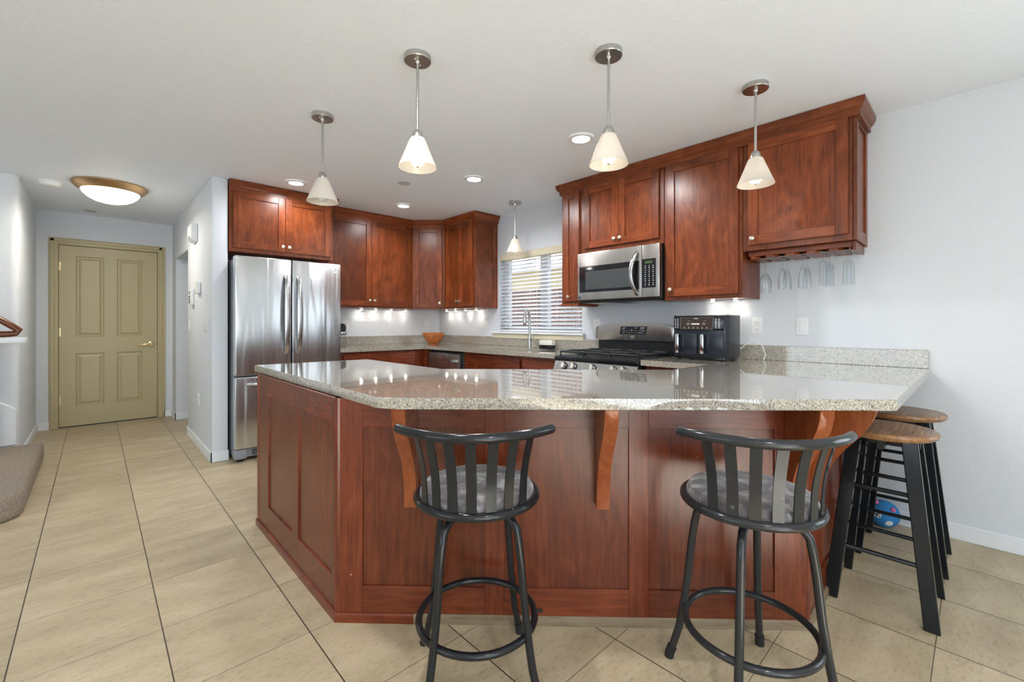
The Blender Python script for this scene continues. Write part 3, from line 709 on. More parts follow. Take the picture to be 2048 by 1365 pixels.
# ------------------------------------------------------------------ refrigerator
FRX0, FRX1, FRD = -2.548, -1.668, .80
t = thing('refrigerator', 'tall stainless french-door refrigerator with a bottom freezer drawer', 'refrigerator', (FRX0, 0, 0))
wF = FRX1 - FRX0
b = MB(); b.box(.012, wF - .012, -.70, -.03, .03, 1.715, 'grey', .004); b.build('body', t)
b = MB(); b.box(.0, wF * .5 - .004, -FRD, -.712, .728, 1.735, 'steel_f', .012, 3); dl = b.build('door', t)
b = MB(); b.box(wF * .5 + .004, wF, -FRD, -.712, .728, 1.735, 'steel_f', .012, 3); dr = b.build('door', t)
b = MB(); b.box(.0, wF, -FRD, -.712, .115, .716, 'steel_f', .012, 3); fd = b.build('freezer_drawer', t)
def fhandle(x, par, lab=None):
    b = MB(); P_ = [(x, -FRD - .006 - .05 * math.sin(PI * i / 16) ** .45 if 0 < i < 16 else -FRD + .002, .90 + .69 * i / 16) for i in range(17)]
    b._parallel = True; b.sweep(P_, [(.019 * math.cos(a), .008 * math.sin(a)) for a in [2 * PI * j / 12 for j in range(12)]], 'steel', up=Vector((0, -1, 0)), scales=[.8 + .5 * math.sin(PI * i / 16) for i in range(17)]); b._parallel = False
    return b.build('handle', par)
fhandle(wF * .5 - .052, dl); fhandle(wF * .5 + .052, dr)
b = MB(); P_ = [(.09 + (wF - .18) * i / 16, -FRD - .05 * math.sin(PI * i / 16) ** .35 if 0 < i < 16 else -FRD + .002, .655) for i in range(17)]
b._parallel = True; b.sweep(P_, [(.007 * math.cos(2 * PI * j / 12), .014 * math.sin(2 * PI * j / 12)) for j in range(12)], 'steel'); b._parallel = False
b.build('handle', fd)
b = MB(); b.box(.012, wF - .012, -.76, -.70, .035, .108, 'grey', .004); b.box(.0, .09, -.785, -.70, .03, .11, 'grey', .006, 2); b.box(wF - .09, wF, -.785, -.70, .03, .11, 'grey', .006, 2)
for i in range(5): b.box(.13, wF - .13, -.766, -.758, .05 + i * .01, .054 + i * .01, 'blackm')
b.build('kick_grille', t)
for x in (.03, wF - .06): b = MB(); b.box(x, x + .04, -.74, -.66, 0, .03, 'blackm'); b.build('foot', t)
for x in (.01, wF - .05): b = MB(); b.box(x, x + .04, -.76, -.70, 1.715, 1.74, 'grey', .003); b.build('hinge_cover', t)
b = MB(); b.box(wF - .066, wF - .046, -FRD - .001, -FRD, 1.654, 1.663, 'dotw'); b.box(wF - .064, wF - .044, -FRD - .001, -FRD, 1.648, 1.6535, 'dotw'); b.build('badge', dr, label='small pale maker badge')
b = MB(); b.box(.385, .43, -FRD - .0012, -FRD, .775, .80, 'dotw'); b.build('sticker', dl, label='small pale sticker')
# leaning knife jar behind the refrigerator edge
t = thing('utensil_jar', 'glass jar with a black-topped lid half hidden behind the refrigerator edge', 'jar', (-1.40, -.17, CT1 + .001))
b = MB(); b.lathe([(0, 0), (.042, 0), (.046, .01), (.046, .105), (.040, .12), (.037, .12), (.042, .10), (.042, .012), (0, .008)], 'glass', n=24); b.build('jar', t)
b = MB(); b.lathe([(0, .16), (.036, .16), (.043, .17), (.046, .20), (.042, .235), (.02, .25), (0, .252)], 'blackm', n=24); b.build('lid', t, label='black rounded lid')
b = MB(); b.lathe([(.041, .12), (.044, .13), (.040, .16), (0, .16)], 'chrome', n=24)
for i in range(5): a = i * 1.3; b.tube([(.04 * math.cos(a), .04 * math.sin(a), .125), (.06 * math.cos(a + .4), .06 * math.sin(a + .4), .14), (.045 * math.cos(a + .9), .045 * math.sin(a + .9), .152)], .0022, 'iron', 6)
b.build('clamp_wire', t)

# ------------------------------------------------------------------ microwave
t = thing('microwave_oven', 'stainless over-the-range microwave with black glass door hanging above the stove', 'microwave', (0, -2.668, 1.352), R1)
wM, hM, dM = .752, .405, .385
b = MB(); b.box(0, wM, -dM + .02, -.004, 0, hM, 'blackm', .004)
b.build('body', t)
b = MB(); b.box(.02, wM - .02, -dM + .03, -.05, -.012, 0, 'blackm', .002)
for x0, x1 in ((.06, .30), (.45, .69)): b.box(x0, x1, -.34, -.12, -.016, -.011, 'nickel', .002)
b.build('vent_filter', t)
yf = -dM
b = MB(); xd = .607
b.box(0.0, xd, yf - .012, yf + .02, .012, hM, 'steel_w', .005, 2); dm = b.build('door', t)
b = MB(); b.box(.022, xd - .02, yf - .0145, yf - .011, .075, .292, 'black', .004, 2); gl = b.build('door_glass', dm, label='black glass')
b = MB(); b.box(.085, xd - .08, yf - .0155, yf - .014, .098, .248, simple('grey_mesh_window', (.055, .058, .06), .15), .002); b.build('window', dm)
b = MB(); P_ = [(xd - .035 + .0 * i, yf - .010 - .055 * math.sin(PI * i / 16) ** .6 if 0 < i < 16 else yf - .008, .03 + .33 * i / 16) for i in range(17)]
P_ = [(p[0] - .028 * math.sin(PI * i / 16), p[1], p[2]) for i, p in enumerate(P_)]
b._parallel = True; b.sweep(P_, [(.015 * math.cos(2 * PI * j / 12), .007 * math.sin(2 * PI * j / 12)) for j in range(12)], 'steel', up=Vector((0, -1, 0))); b._parallel = False
b.build('handle', dm)
b = text_mb('K', .016, 'dotw', FRONT(.020, yf - .0146, .034)); b.box(.010, .030, yf - .0138, yf - .0118, .024, .044, 'black'); b.build('badge', dm, label='small black square badge')
b = MB(); b.box(xd + .002, wM, yf - .012, yf + .02, .012, hM, 'steel_w', .005, 2); cp = b.build('control_panel', t)
b = MB(); b.box(xd + .006, wM - .028, yf - .0145, yf - .0115, .082, .298, 'black', .004, 2); kp = b
b = MB(); b.box(xd + .030, wM - .055, yf - .0155, yf - .014, .262, .282, 'lcd'); b.build('display', cp, label='green lit display')
b = kp
for r_ in range(10):
    for c_ in range(3):
        x = xd + .032 + c_ * .032; z = .245 - r_ * .016
        b.box(x - .005, x + .005, yf - .0152, yf - .0144, z - .0015, z + .0015, 'dotw')
        if r_ % 2: b.box(x - .003, x + .003, yf - .0152, yf - .0144, z + .004, z + .0055, 'dotw')
b.build('keypad', cp, label='black keypad with white markings')

# ------------------------------------------------------------------ gas range
t = thing('gas_range', 'stainless gas range with black grates and an arched control backguard', 'stove', (0, -2.650, 0), R1)
wS = .756
b = MB(); b.box(.002, wS - .002, -.655, -.02, .02, .885, 'blackm', .004); b.build('body', t)
b = MB(); b.box(.01, wS - .01, -.69, -.657, .14, .77, 'steel', .006, 2); dv = b.build('oven_door', t)
b = MB(); b.box(.12, wS - .12, -.693, -.689, .30, .60, 'black'); b.build('oven_window', dv)
b = MB(); P_ = [(.06 + (wS - .12) * i / 12, -.692 - .045 * math.sin(PI * i / 12) ** .4 if 0 < i < 12 else -.69, .73) for i in range(13)]; b.tube(P_, .011, 'steel', 10); b.build('handle', dv)
b = MB(); b.prism([(-.655, .775), (-.70, .785), (-.668, .872), (-.655, .872)], .004, wS - .004, 'steel', axis='x', bev=.002); pan = b.build('knob_panel', t)
b = MB(); b.box(0, wS, -.675, -.06, .868, .905, 'black', .006, 2); b.box(.02, wS - .02, -.64, -.10, .905, .909, 'blackm'); b.build('cooktop', t)
for i, x in enumerate((.112, .205, .385, .565, .648)):
    ax = Matrix.Rotation(math.radians(70), 4, 'X')
    b = MB(); b.lathe([(0, 0), (.030, 0), (.030, .005), (.027, .006)], 'blackm', (x, -.685, .832), 24, axis=ax); b.lathe([(.027, .006), (.0265, .010), (.025, .024), (.022, .028), (0, .028)], 'chrome', (x, -.685, .832), 24, axis=ax)
    b.M = Matrix.Translation((x, -.685, .832)) @ ax; b.box(-.005, .005, -.024, .024, .026, .038, 'chrome', .002); b.build('control_knob', pan)
def grate(x0, x1):
    b = MB(); y0, y1, z = -.63, -.12, .940; r = .0085
    def bar(p, q): b.tube([p, q], r, 'iron', 8)
    def hump(x, ya, yb): b.tube([(x, ya, z), (x, ya - (ya - yb) * .15, z + .006), (x, (ya + yb) / 2, z + .006), (x, yb + (ya - yb) * .15, z + .006), (x, yb, z)], r, 'iron', 8)
    P_ = [(x0, y0, z), (x1, y0, z), (x1, y1, z), (x0, y1, z)]
    for i in range(4): bar(P_[i], P_[(i + 1) % 4])
    bar((x0, (y0 + y1) / 2, z), (x1, (y0 + y1) / 2, z)); xm = (x0 + x1) / 2
    for cy in (y0 + .127, y1 - .127):
        for a in range(4):
            dx, dy = [(1, 0), (-1, 0), (0, 1), (0, -1)][a]; ex = xm + dx * (x1 - x0) / 2; ey = cy + dy * .127
            b.tube([(ex, ey, z), (ex - dx * .02, ey - dy * .02, z + .008), (xm + dx * .03, cy + dy * .03, z + .008)], r * .9, 'iron', 8)
    for x in (x0, x1):
        for y in (y0, (y0 + y1) / 2, y1): b.tube([(x, y, z), (x, y, .909)], .006, 'iron', 8)
    b.build('grate', t)
grate(.03, .255); grate(.262, .494); grate(.50, .726)
for x, r_ in ((.14, .04), (.378, .045), (.615, .04)):
    for y in (-.50, -.245):
        b = MB(); b.lathe([(0, .909), (r_, .909), (r_, .916), (r_ * .8, .920), (r_ * .78, .925), (0, .926)], 'blackm', (x, y, 0), 20); b.build('burner', t)
b = MB(); b.box(.012, wS - .012, -.085, -.01, .905, 1.03, 'blackm', .003); b.build('backguard_base', t)
b = MB(); pr = []
for i in range(19):
    u = i / 18; pr.append((.006 + (wS - .012) * u, 1.142 + .040 * math.sin(PI * min(max((u - .0) / 1, 0), 1)) ** .8))
ol = [(.03, 1.022), (.004, 1.035)] + [(.006, 1.13)] + [(x + (.012 if i == 0 else (-.012 if i == 18 else 0)), z) for i, (x, z) in enumerate(pr)] + [(wS - .006, 1.13), (wS - .004, 1.035), (wS - .03, 1.022)]
b.prism(ol, -.118, -.012, 'steel_w', axis='y', bev=.006, seg=2); bgd = b.build('backguard', t)
b = MB(); b.prism([(.255, 1.075), (.495, 1.075), (.515, 1.142), (.268, 1.142)], -.1215, -.117, 'black', axis='y', bev=.001); ds = b.build('display_panel', bgd, label='black display panel')
b = MB()
for r_ in range(2):
    for i in range(5): b.box(.325 + i * .022, .329 + i * .022, -.1225, -.1212, 1.088 + r_ * .015, 1.093 + r_ * .015, 'dotw')
for x, z, w_ in ((.285, 1.128, .03), (.282, 1.118, .022), (.285, 1.102, .012), (.30, 1.102, .01), (.29, 1.086, .012), (.365, 1.112, .014), (.40, 1.128, .02), (.455, 1.13, .04), (.452, 1.12, .035), (.445, 1.105, .012), (.465, 1.105, .03), (.43, 1.088, .05)): b.box(x, x + w_, -.1225, -.1212, z, z + .0035, 'dotw')
b.build('markings', ds)
b = MB(); tor = [(.378 + .013 * math.cos(2 * PI * i / 24), -.119, 1.054 + .013 * math.sin(2 * PI * i / 24)) for i in range(24)]; b.tube(tor, .0012, 'dotw', 6, closed=True, up=Vector((0, 1, 0)))
b2 = text_mb('GE', .013, 'dotw', FRONT(.378, -.1196, 1.054)); b2._merge(b.bm, 'dotw'); b2.build('badge', bgd, label='round maker badge')

# ------------------------------------------------------------------ air fryer
t = thing('air_fryer', 'dark two-basket air fryer with chrome handles on the counter right of the stove', 'air fryer', (-.22, -3.685, CT1 + .001), R1)
wA, dA, hA = .385, .27, .305
def rrect(w, d, r, n=5):
    o = []
    for cx_, cy_, a in ((w / 2 - r, d / 2 - r, 0), (-w / 2 + r, d / 2 - r, 90), (-w / 2 + r, -d / 2 + r, 180), (w / 2 - r, -d / 2 + r, 270)): o += arc(cx_, cy_, r, a, a + 90, n)
    return o
b = MB(); b.prism(rrect(wA, dA, .045), .022, hA, 'navyblack', bev=.006, seg=2); b.build('body', t)
b = MB(); b.prism(rrect(wA - .02, dA - .02, .04), .006, .022, 'black'); 
for sx in (-1, 1):
    for sy in (-1, 1): b.lathe([(0, 0), (.012, 0), (.012, .007), (0, .007)], 'rubber', (sx * .15, sy * .09, 0), 12)
b.build('base', t)
b = MB(); b.prism(rrect(wA + .004, dA + .004, .046), hA, hA + .006, 'steel_w', bev=.002); b.build('top_trim', t)
for sx, nm in ((-1, 'l'), (1, 'r')):
    b = MB(); xa, xb = (-wA / 2 + .02, -.003) if sx < 0 else (.003, wA / 2 - .02)
    b.box(xa, xb, -dA / 2 - .012, -dA / 2 + .02, .035, .185, 'navyblack', .006, 2); bk = b.build('basket', t)
    b = MB(); xm = xa + .042
    b.box(xm - .012, xm + .012, -dA / 2 - .05, -dA / 2 - .036, .045, .18, 'chrome', .006, 2); b.box(xm - .009, xm + .009, -dA / 2 - .04, -dA / 2 - .01, .05, .065, 'blackm'); b.box(xm - .009, xm + .009, -dA / 2 - .04, -dA / 2 - .01, .16, .175, 'blackm')
    b.build('handle', bk, label='chrome upright handle')
b = MB(); yf = -dA / 2 - .004
b.box(-wA / 2 + .02, wA / 2 - .02, yf, yf + .02, .205, hA - .006, 'black', .004, 2); cp = b.build('control_panel', t)
b = MB(); x0, x1, z0, z1 = -.125, .10, .212, .292
b.box(x0 + .002, x1 - .002, yf - .0012, yf, z0 + .002, z1 - .002, 'afpanel', .0005)
for p, q in (((x0, z0), (x1, z0)), ((x1, z0), (x1 + .006, z1)), ((x0 - .006 + .006, z1), (x1 + .006, z1)), ((x0, z0), (x0 + .002, z1))): b.tube([(p[0], yf - .0015, p[1]), (q[0], yf - .0015, q[1])], .0011, 'chrome', 6, up=Vector((0, 1, 0)))
b.box(-.045, .012, yf - .0022, yf - .001, .244, .253, 'dotw', .0005)
for cx_ in (-.072, -.062, .036, .046): b.tube([(cx_ + .005 * math.cos(2 * PI * i / 12), yf - .0018, .249 + .005 * math.sin(2 * PI * i / 12)) for i in range(12)], .0007, 'dotw', 5, closed=True, up=Vector((0, 1, 0)))
for i in range(6): b.box(-.098 + i * .031, -.090 + i * .031, yf - .0022, yf - .001, .224, .226, 'dotw'); b.box(-.096 + i * .031, -.092 + i * .031, yf - .0022, yf - .001, .217, .221, 'dotw')
for i in range(4): b.box(-.072 + i * .006, -.069 + i * .006, yf - .0022, yf - .001, .268, .2695, 'dotw'); b.box(.038 + i * .006, .041 + i * .006, yf - .0022, yf - .001, .268, .2695, 'dotw')
for x in (-.165, -.148): 
    for i in range(5): b.box(x, x + .011, yf - .001, yf + .0005, .22 + i * .014, .2215 + i * .014, 'dotw'); b.box(x + .002, x + .007, yf - .001, yf + .0005, .225 + i * .014, .229 + i * .014, 'dotw')
for x in (.115, .137):
    for i in range(5): b.box(x, x + .017, yf - .001, yf + .0005, .22 + i * .014, .2215 + i * .014, 'dotw'); b.box(x + .003, x + .009, yf - .001, yf + .0005, .225 + i * .014, .229 + i * .014, 'dotw')
b.build('markings', cp)
b = text_mb('NINJA', .011, 'dotw', FRONT(-.012, yf - .002, .286)); b.build('badge', cp)
# power cord on the wall side
b = MB(); b.tube([(.17, .12, .06), (.21, .145, .10), (.26, .165, .14), (.31, .17, .10), (.335, .16, .04), (.33, .14, .004)], .003, 'white', 8); b.build('power_cord', t, label='thin pale power cord')

# ------------------------------------------------------------------ faucet, sponge holder, bowl
t = thing('kitchen_faucet', 'tall brushed nickel pull-down faucet beside the sink', 'faucet', (-.165, -1.87, CT1), 0)
b = MB(); b.lathe([(0, 0), (.027, 0), (.027, .006), (.019, .012), (.019, .13), (.016, .14), (.012, .15), (0, .15)], 'nickel', n=24); b.build('base', t)
b = MB(); b.tube([(0, 0, .14), (0, 0, .30), (-.004, -.002, .345), (-.03, -.012, .378), (-.065, -.03, .388), (-.105, -.05, .375), (-.125, -.06, .345), (-.13, -.062, .325)], .0125, 'nickel', 14); b.build('spout', t)
b = MB(); b.lathe([(0, .0), (.016, 0), (.020, .02), (.018, .075), (.0135, .09), (0, .09)], 'nickel', (-.13, -.062, .24), 20); b.lathe([(0, -.006), (.015, -.006), (.016, 0), (0, 0)], 'blackm', (-.13, -.062, .24), 20); b.build('spray_head', t)
b = MB(); b.tube([(0, -.016, .085), (0, -.045, .085)], .014, 'nickel', 14); b.tube([(0, -.042, .088), (-.01, -.065, .115), (-.012, -.075, .135)], .0045, 'nickel', 8); b.build('lever', t)
t = thing('sponge_holder', 'small cream and black sponge holder against the backsplash by the faucet', 'sponge holder', (-.075, -2.03, CT1 + .001), R1)
b = MB(); b.box(-.085, .085, -.03, .03, 0, .032, 'black', .006, 2); b.build('tray', t, label='glossy black tray')
b = MB(); b.box(-.085, .085, -.028, .028, .033, .085, 'creamplastic', .006, 2); b.build('sponge', t, label='cream sponge block')
t = thing('wooden_bowl', 'orange-brown wooden bowl on the back corner counter', 'bowl', (-.32, -.345, CT1 + .001))
b = MB(); b.lathe([(0, 0), (.062, 0), (.066, .006), (.095, .04), (.120, .08), (.133, .115), (.137, .135), (.131, .137), (.125, .115), (.108, .07), (.08, .03), (.05, .014), (0, .012)], 'bowlwood', n=48)
b.build('bowl_body', t)
b = MB()
for i in range(12):
    a = 2 * PI * i / 12; r0, r1 = .1235, .1345
    pts3 = [Vector((r0 * math.cos(a - .16), r0 * math.sin(a - .16), .083)), Vector((r0 * math.cos(a + .16), r0 * math.sin(a + .16), .083)), Vector((r1 * math.cos(a), r1 * math.sin(a), .112))]
    bb = bmesh.new(); o_ = [bb.verts.new(p) for p in pts3]; q_ = [bb.verts.new(p * .985) for p in pts3]
    bb.faces.new(o_); bb.faces.new(q_[::-1])
    for j in range(3): bb.faces.new((o_[j], o_[(j + 1) % 3], q_[(j + 1) % 3], q_[j]))
    bmesh.ops.recalc_face_normals(bb, faces=bb.faces[:]); b._merge(bb, M['seatwood'], False)
b.build('inlay', t, label='pale triangular wood inlays')

# ------------------------------------------------------------------ stemware rack and glasses
t = thing('stemware_rack', 'cherry slatted glass rack fixed under the right end wall cabinet', 'rack', (0, -3.985, 1.632), R1)
slots = [.075, .185, .295, .405, .515]
edges = [0.0] + slots + [.545]
gw = .012
b = MB(); b.box(.0, .545, -.045, -.03, -.03, -.001, 'wood_h', .001); b.box(.0, .545, -.285, -.27, -.03, -.001, 'wood_h', .001); b.build('cross_rail', t)
for i in range(6):
    xa = edges[i] + (gw if i else 0); xb = edges[i + 1] - (gw if i < 5 else 0)
    if i == 0: xa = .0
    xm = (xa + xb) / 2; c_ = min(.022, (xb - xa) * .3)
    b = MB(); b.prism([(xa, -.02), (xa, -.262), (xa + c_, -.295), (xb - c_, -.295), (xb, -.262), (xb, -.02)], -.045, -.031, 'wood_h', bev=.002); b.box(xm - .008, xm + .008, -.27, -.045, -.031, -.001, 'wood'); b.build('slat', t)
b = MB(); b.box(.546, .562, -.295, -.02, -.05, -.001, 'wood', .002); b.build('side_board', t)
def glass_mb(kind):
    b = MB()   # z=0 at the foot (top when hanging), bowl downwards
    if kind == 'wine': prof = [(0, 0), (.034, 0), (.034, -.0025), (.008, -.006), (.0035, -.02), (.0035, -.085), (.010, -.095), (.026, -.115), (.036, -.145), (.0385, -.17), (.036, -.20), (.0325, -.225), (.0315, -.225), (.0348, -.20), (.037, -.17), (.0345, -.145), (.024, -.118), (.008, -.10), (0, -.098)]
    elif kind == 'flute': prof = [(0, 0), (.031, 0), (.031, -.0025), (.008, -.005), (.0035, -.015), (.0035, -.06), (.010, -.075), (.019, -.105), (.0245, -.14), (.026, -.17), (.025, -.205), (.0238, -.205), (.0248, -.17), (.0232, -.14), (.0175, -.107), (.008, -.08), (0, -.078)]
    else: prof = [(0, 0), (.031, 0), (.031, -.0025), (.008, -.005), (.004, -.012), (.004, -.05), (.014, -.056), (.0195, -.060), (.0205, -.075), (.0235, -.195), (.0222, -.195), (.0190, -.075), (.016, -.066), (0, -.064)]
    b.lathe(prof, 'glass', n=28); return b
protos = {}
def hang(kind, name, label, cat, sx, ly, group):
    ly_w = -3.985 - sx
    if kind in protos:
        o = protos[kind].copy(); COL.objects.link(o)
    else:
        o = glass_mb(kind).build(name); protos[kind] = o
    o.location = (ly, ly_w, 1.590); tag(o, label, cat, group); return o
hang('wine', 'wine_glass', 'round-bowled wine glass hanging alone in the leftmost slot of the rack', 'glass', slots[0], -.20, None)
hang('flute', 'champagne_flute', 'tapered flute hanging at the front of the second rack slot from the left', 'glass', slots[1], -.24, 'glasses hanging in the rack')
hang('flute', 'champagne_flute', 'tapered flute hanging behind another in the second rack slot from the left', 'glass', slots[1], -.14, 'glasses hanging in the rack')
hang('flute', 'champagne_flute', 'tapered flute hanging at the front of the middle rack slot', 'glass', slots[2], -.24, 'glasses hanging in the rack')
hang('flute', 'champagne_flute', 'tapered flute hanging behind another in the middle rack slot', 'glass', slots[2], -.14, 'glasses hanging in the rack')
hang('cyl', 'straight_flute', 'straight-sided flute, foremost of three in the fourth rack slot', 'glass', slots[3], -.26, 'glasses hanging in the rack')
hang('cyl', 'straight_flute', 'straight-sided flute, middle one of three in the fourth rack slot', 'glass', slots[3], -.18, 'glasses hanging in the rack')
hang('cyl', 'straight_flute', 'straight-sided flute, rearmost of three in the fourth rack slot', 'glass', slots[3], -.10, 'glasses hanging in the rack')
hang('cyl', 'straight_flute', 'straight-sided flute at the front of the rightmost rack slot', 'glass', slots[4], -.24, 'glasses hanging in the rack')
hang('cyl', 'straight_flute', 'straight-sided flute at the back of the rightmost rack slot', 'glass', slots[4], -.15, 'glasses hanging in the rack')

# ------------------------------------------------------------------ lights on the ceiling
def pendant(x, y, label, lit=True, energy=5):
    t = thing('pendant_lamp', label, 'lamp', (x, y, 1.89), 0, 'cone pendant lamps')
    zc = H - 1.89
    b = MB(); b.lathe([(0, zc), (.061, zc), (.062, zc - .022), (.060, zc - .025), (.01, zc - .026), (0, zc - .026)], 'nickel', n=40)
    for a in (.6, PI + .6): b.lathe([(0, -.006), (.004, -.005), (.005, 0), (0, 0)], 'chrome', (.026 * math.cos(a), .026 * math.sin(a), zc - .026), 10)
    b.lathe([(0, -.01), (.010, -.01), (.012, 0), (0, 0)], 'chrome', (0, 0, zc - .026), 16)
    b.build('canopy', t)
    b = MB(); b.lathe([(0, .16), (.0062, .16), (.0062, zc - .03), (0, zc - .03)], 'nickel', n=12); b.build('rod', t)
    b = MB(); b.lathe([(0, .178), (.010, .176), (.019, .168), (.0245, .154), (.0255, .143), (.025, .130), (0, .130)], 'nickel', n=24); b.build('socket', t)
    b = MB(); b.lathe([(.024, .138), (.032, .136), (.037, .128), (.052, .09), (.070, .045), (.088, .001), (.089, 0), (.086, 0), (.068, .044), (.050, .088), (.035, .124), (.024, .130)], 'shade', n=40); b.build('lamp_shade', t)
    b = MB(); b.lathe([(0, .004), (.012, .005), (.024, .013), (.0315, .028), (.031, .044), (.024, .060), (.014, .075), (.012, .10), (0, .10)], 'bulb' if lit else 'bulb_off', n=24); b.build('bulb', t)
    b = MB(); b.lathe([(0, .002), (.007, .003), (.007, .0055), (0, .0055)], 'bronze', n=12); b.build('bulb_tip', t)
    if lit:
        L = lamp('pendant_light', 'SPOT', (x, y, 1.89 - .012), energy, (1, .94, .86), spot_size=2.7, spot_blend=.7, shadow_soft_size=.03); L.parent = t; L.matrix_parent_inverse = t.matrix_basis.inverted()
pendant(-2.407, -2.34, 'unlit cone pendant lamp nearest the refrigerator over the bar end', False)
pendant(-2.302, -3.23, 'lit cone pendant lamp second from the left over the bar')
pendant(-1.690, -3.861, 'lit cone pendant lamp over the middle of the bar right of a downlight')
pendant(-.891, -4.222, 'lit cone pendant lamp in front of the right end wall cabinet')
pendant(-.279, -1.775, 'small distant cone pendant lamp in front of the sink window', True, 3)

def downlight(x, y, label, energy=38):
    t = thing('recessed_downlight', label, 'lamp', (x, y, H - .012), 0, 'recessed ceiling downlights')
    b = MB(); b.lathe([(.056, .0118), (.056, .004), (.060, .0), (.080, .002), (.086, .008), (.086, .0118)], 'white', n=36); b.build('trim_ring', t)
    b = MB(); b.lathe([(0, .005), (.057, .005), (.057, .0115), (0, .0115)], 'can', n=32); b.build('lens', t, label='glowing white lens')
    L = lamp('downlight_light', 'SPOT', (x, y, H - .02), energy, (.97, .98, 1), spot_size=3.0, spot_blend=.6, shadow_soft_size=.05); L.parent = t; L.matrix_parent_inverse = t.matrix_basis.inverted()
downlight(-1.031, -3.195, 'recessed downlight beside the middle bar pendant')
downlight(-1.037, -2.059, 'recessed downlight at the centre of the kitchen in front of the window')
downlight(-1.037, -.875, 'recessed downlight above the corner cabinets', 22)
downlight(-2.106, -.90, 'recessed downlight in front of the refrigerator cabinet', 20)
downlight(-2.80, -3.69, 'recessed downlight over the floor in front of the bar, above the viewer')
# same kind of fittings over the dining end of the room, behind the photographer
for x, y, lb in ((-3.2, -5.9, 'recessed downlight over the dining end nearest the bar'), (-5.2, -6.3, 'recessed downlight over the far dining end')): downlight(x, y, lb)
for x, y, r_, lb in ((-1.41, -1.54, .055, 'flat white sprinkler cover on the kitchen ceiling'), (-3.427, 1.698, .055, 'flat white sprinkler cover on the hall ceiling near the entry door')):
    t = thing('sprinkler_cover', lb, 'sprinkler', (x, y, H - .006)); b = MB(); b.lathe([(0, 0), (r_, 0), (r_, .003), (r_ - .006, .0035), (r_ - .006, .006), (0, .006)], simple('cover_paint', (.55, .55, .56), .5), n=32); b.build('cover', t)
t = thing('smoke_detector', 'round white smoke detector on the hall ceiling at the left', 'smoke detector', (-3.673, .545, H - .045))
b = MB(); b.lathe([(0, 0), (.045, 0), (.062, .006), (.070, .022), (.070, .030), (.075, .031), (.075, .045), (0, .045)], 'white', n=36); b.build('housing', t)
b = MB(); b.lathe([(.066, .031), (.0725, .031), (.0725, .034), (.066, .034)], 'grey', n=36); b.build('vent_slot', t)
t = thing('flush_ceiling_light', 'round bronze-rimmed flush ceiling light glowing in the entry hall', 'lamp', (-3.283, .349, H - .16))
b = MB(); b.lathe([(.20, .159), (.262, .159), (.262, .15), (.235, .118), (.207, .100), (.200, .100), (.200, .159)], 'bronze', n=56); b.build('rim', t)
b = MB(); b.lathe([(.203, .104), (.19, .075), (.16, .045), (.12, .022), (.07, .007), (0, 0)], 'bowlglow', n=48); b.build('glass_bowl', t)
L = lamp('hall_light', 'AREA', (-3.283, .349, H - .175), 8, (1, .92, .80), shape='DISK', size=.34); L.parent = t; L.matrix_parent_inverse = t.matrix_basis.inverted()

# ------------------------------------------------------------------ small wall devices
def plate(name, label, cat, x, y, z, rz, w=.072, h=.115, kind='outlet'):
    t = thing(name, label, cat, (x, y, z), rz)
    b = MB(); b.box(-w / 2, w / 2, -.006, -.0005, -h / 2, h / 2, 'white', .003, 2); p = b.build('plate', t)
    if kind == 'outlet':
        b = MB()
        for s_ in (-1, 1):
            b.box(-.016, .016, -.008, -.006, s_ * .024 - .014, s_ * .024 + .014, 'white', .002)
            b.box(-.008, -.005, -.0085, -.0078, s_ * .024 - .004, s_ * .024 + .006, 'grey'); b.box(.005, .008, -.0085, -.0078, s_ * .024 - .004, s_ * .024 + .006, 'grey')
        b.build('socket', t)
    else:
        n_ = kind
        for i in range(n_):
            xo = (i - (n_ - 1) / 2) * (w / n_) * .85
            b = MB(); b.box(xo - .013, xo + .013, -.010, -.006, -.032, .032, 'white', .002); b.build('switch', t)
    return t
plate('electrical_outlet', 'white wall plate on the right wall above the bar backsplash', 'outlet', 0, -4.222, 1.148, R1, kind=1)
plate('electrical_outlet', 'white outlet on the right wall just right of the air fryer', 'outlet', 0, -3.95, 1.15, R1)
plate('electrical_outlet', 'white outlet between the window and the stove backguard', 'outlet', 0, -2.59, 1.15, R1)
plate('light_switch', 'white double switch plate left of the window above the backsplash', 'switch', 0, -.975, 1.144, R1, w=.115, kind=2)
plate('electrical_outlet', 'white outlet on the back wall left of the wooden bowl', 'outlet', -.200, 0, 1.144, 0)
plate('electrical_outlet', 'white outlet on the back wall beside the refrigerator', 'outlet', -1.287, 0, 1.145, 0)
XP = -2.675
t = thing('door_chime', 'white boxy door chime high on the hall side of the refrigerator wall', 'chime', (XP, .20, 2.05), R1); b = MB(); b.prism([(-.02, -.10), (-.055, -.075), (-.055, .06), (-.045, .075), (-.001, .075), (-.001, -.10)], -.10, .10, 'white', axis='x', bev=.004); b.M = Matrix()
b.build('cover', t)
b = MB()
for i in range(3): b.box(-.06, .06, -.058, -.05, -.07 + .01 * i, -.066 + .01 * i, 'grey')
b.build('grille', t)
t = thing('thermostat', 'white thermostat above the keypad on the hall side of the refrigerator wall', 'thermostat', (XP, -.01, 1.50), R1); b = MB(); b.box(-.07, .07, -.03, -.001, -.055, .055, 'white', .01, 3); b.build('housing', t); b = MB(); b.box(-.045, .045, -.032, -.029, -.035, .035, 'dotw', .004, 2); b.build('faceplate', t)
t = thing('alarm_keypad', 'white alarm keypad with dark buttons on the hall side of the refrigerator wall', 'keypad', (XP, .36, 1.43), R1); b = MB(); b.box(-.07, .07, -.03, -.001, -.08, .08, 'white', .008, 3); b.build('housing', t)
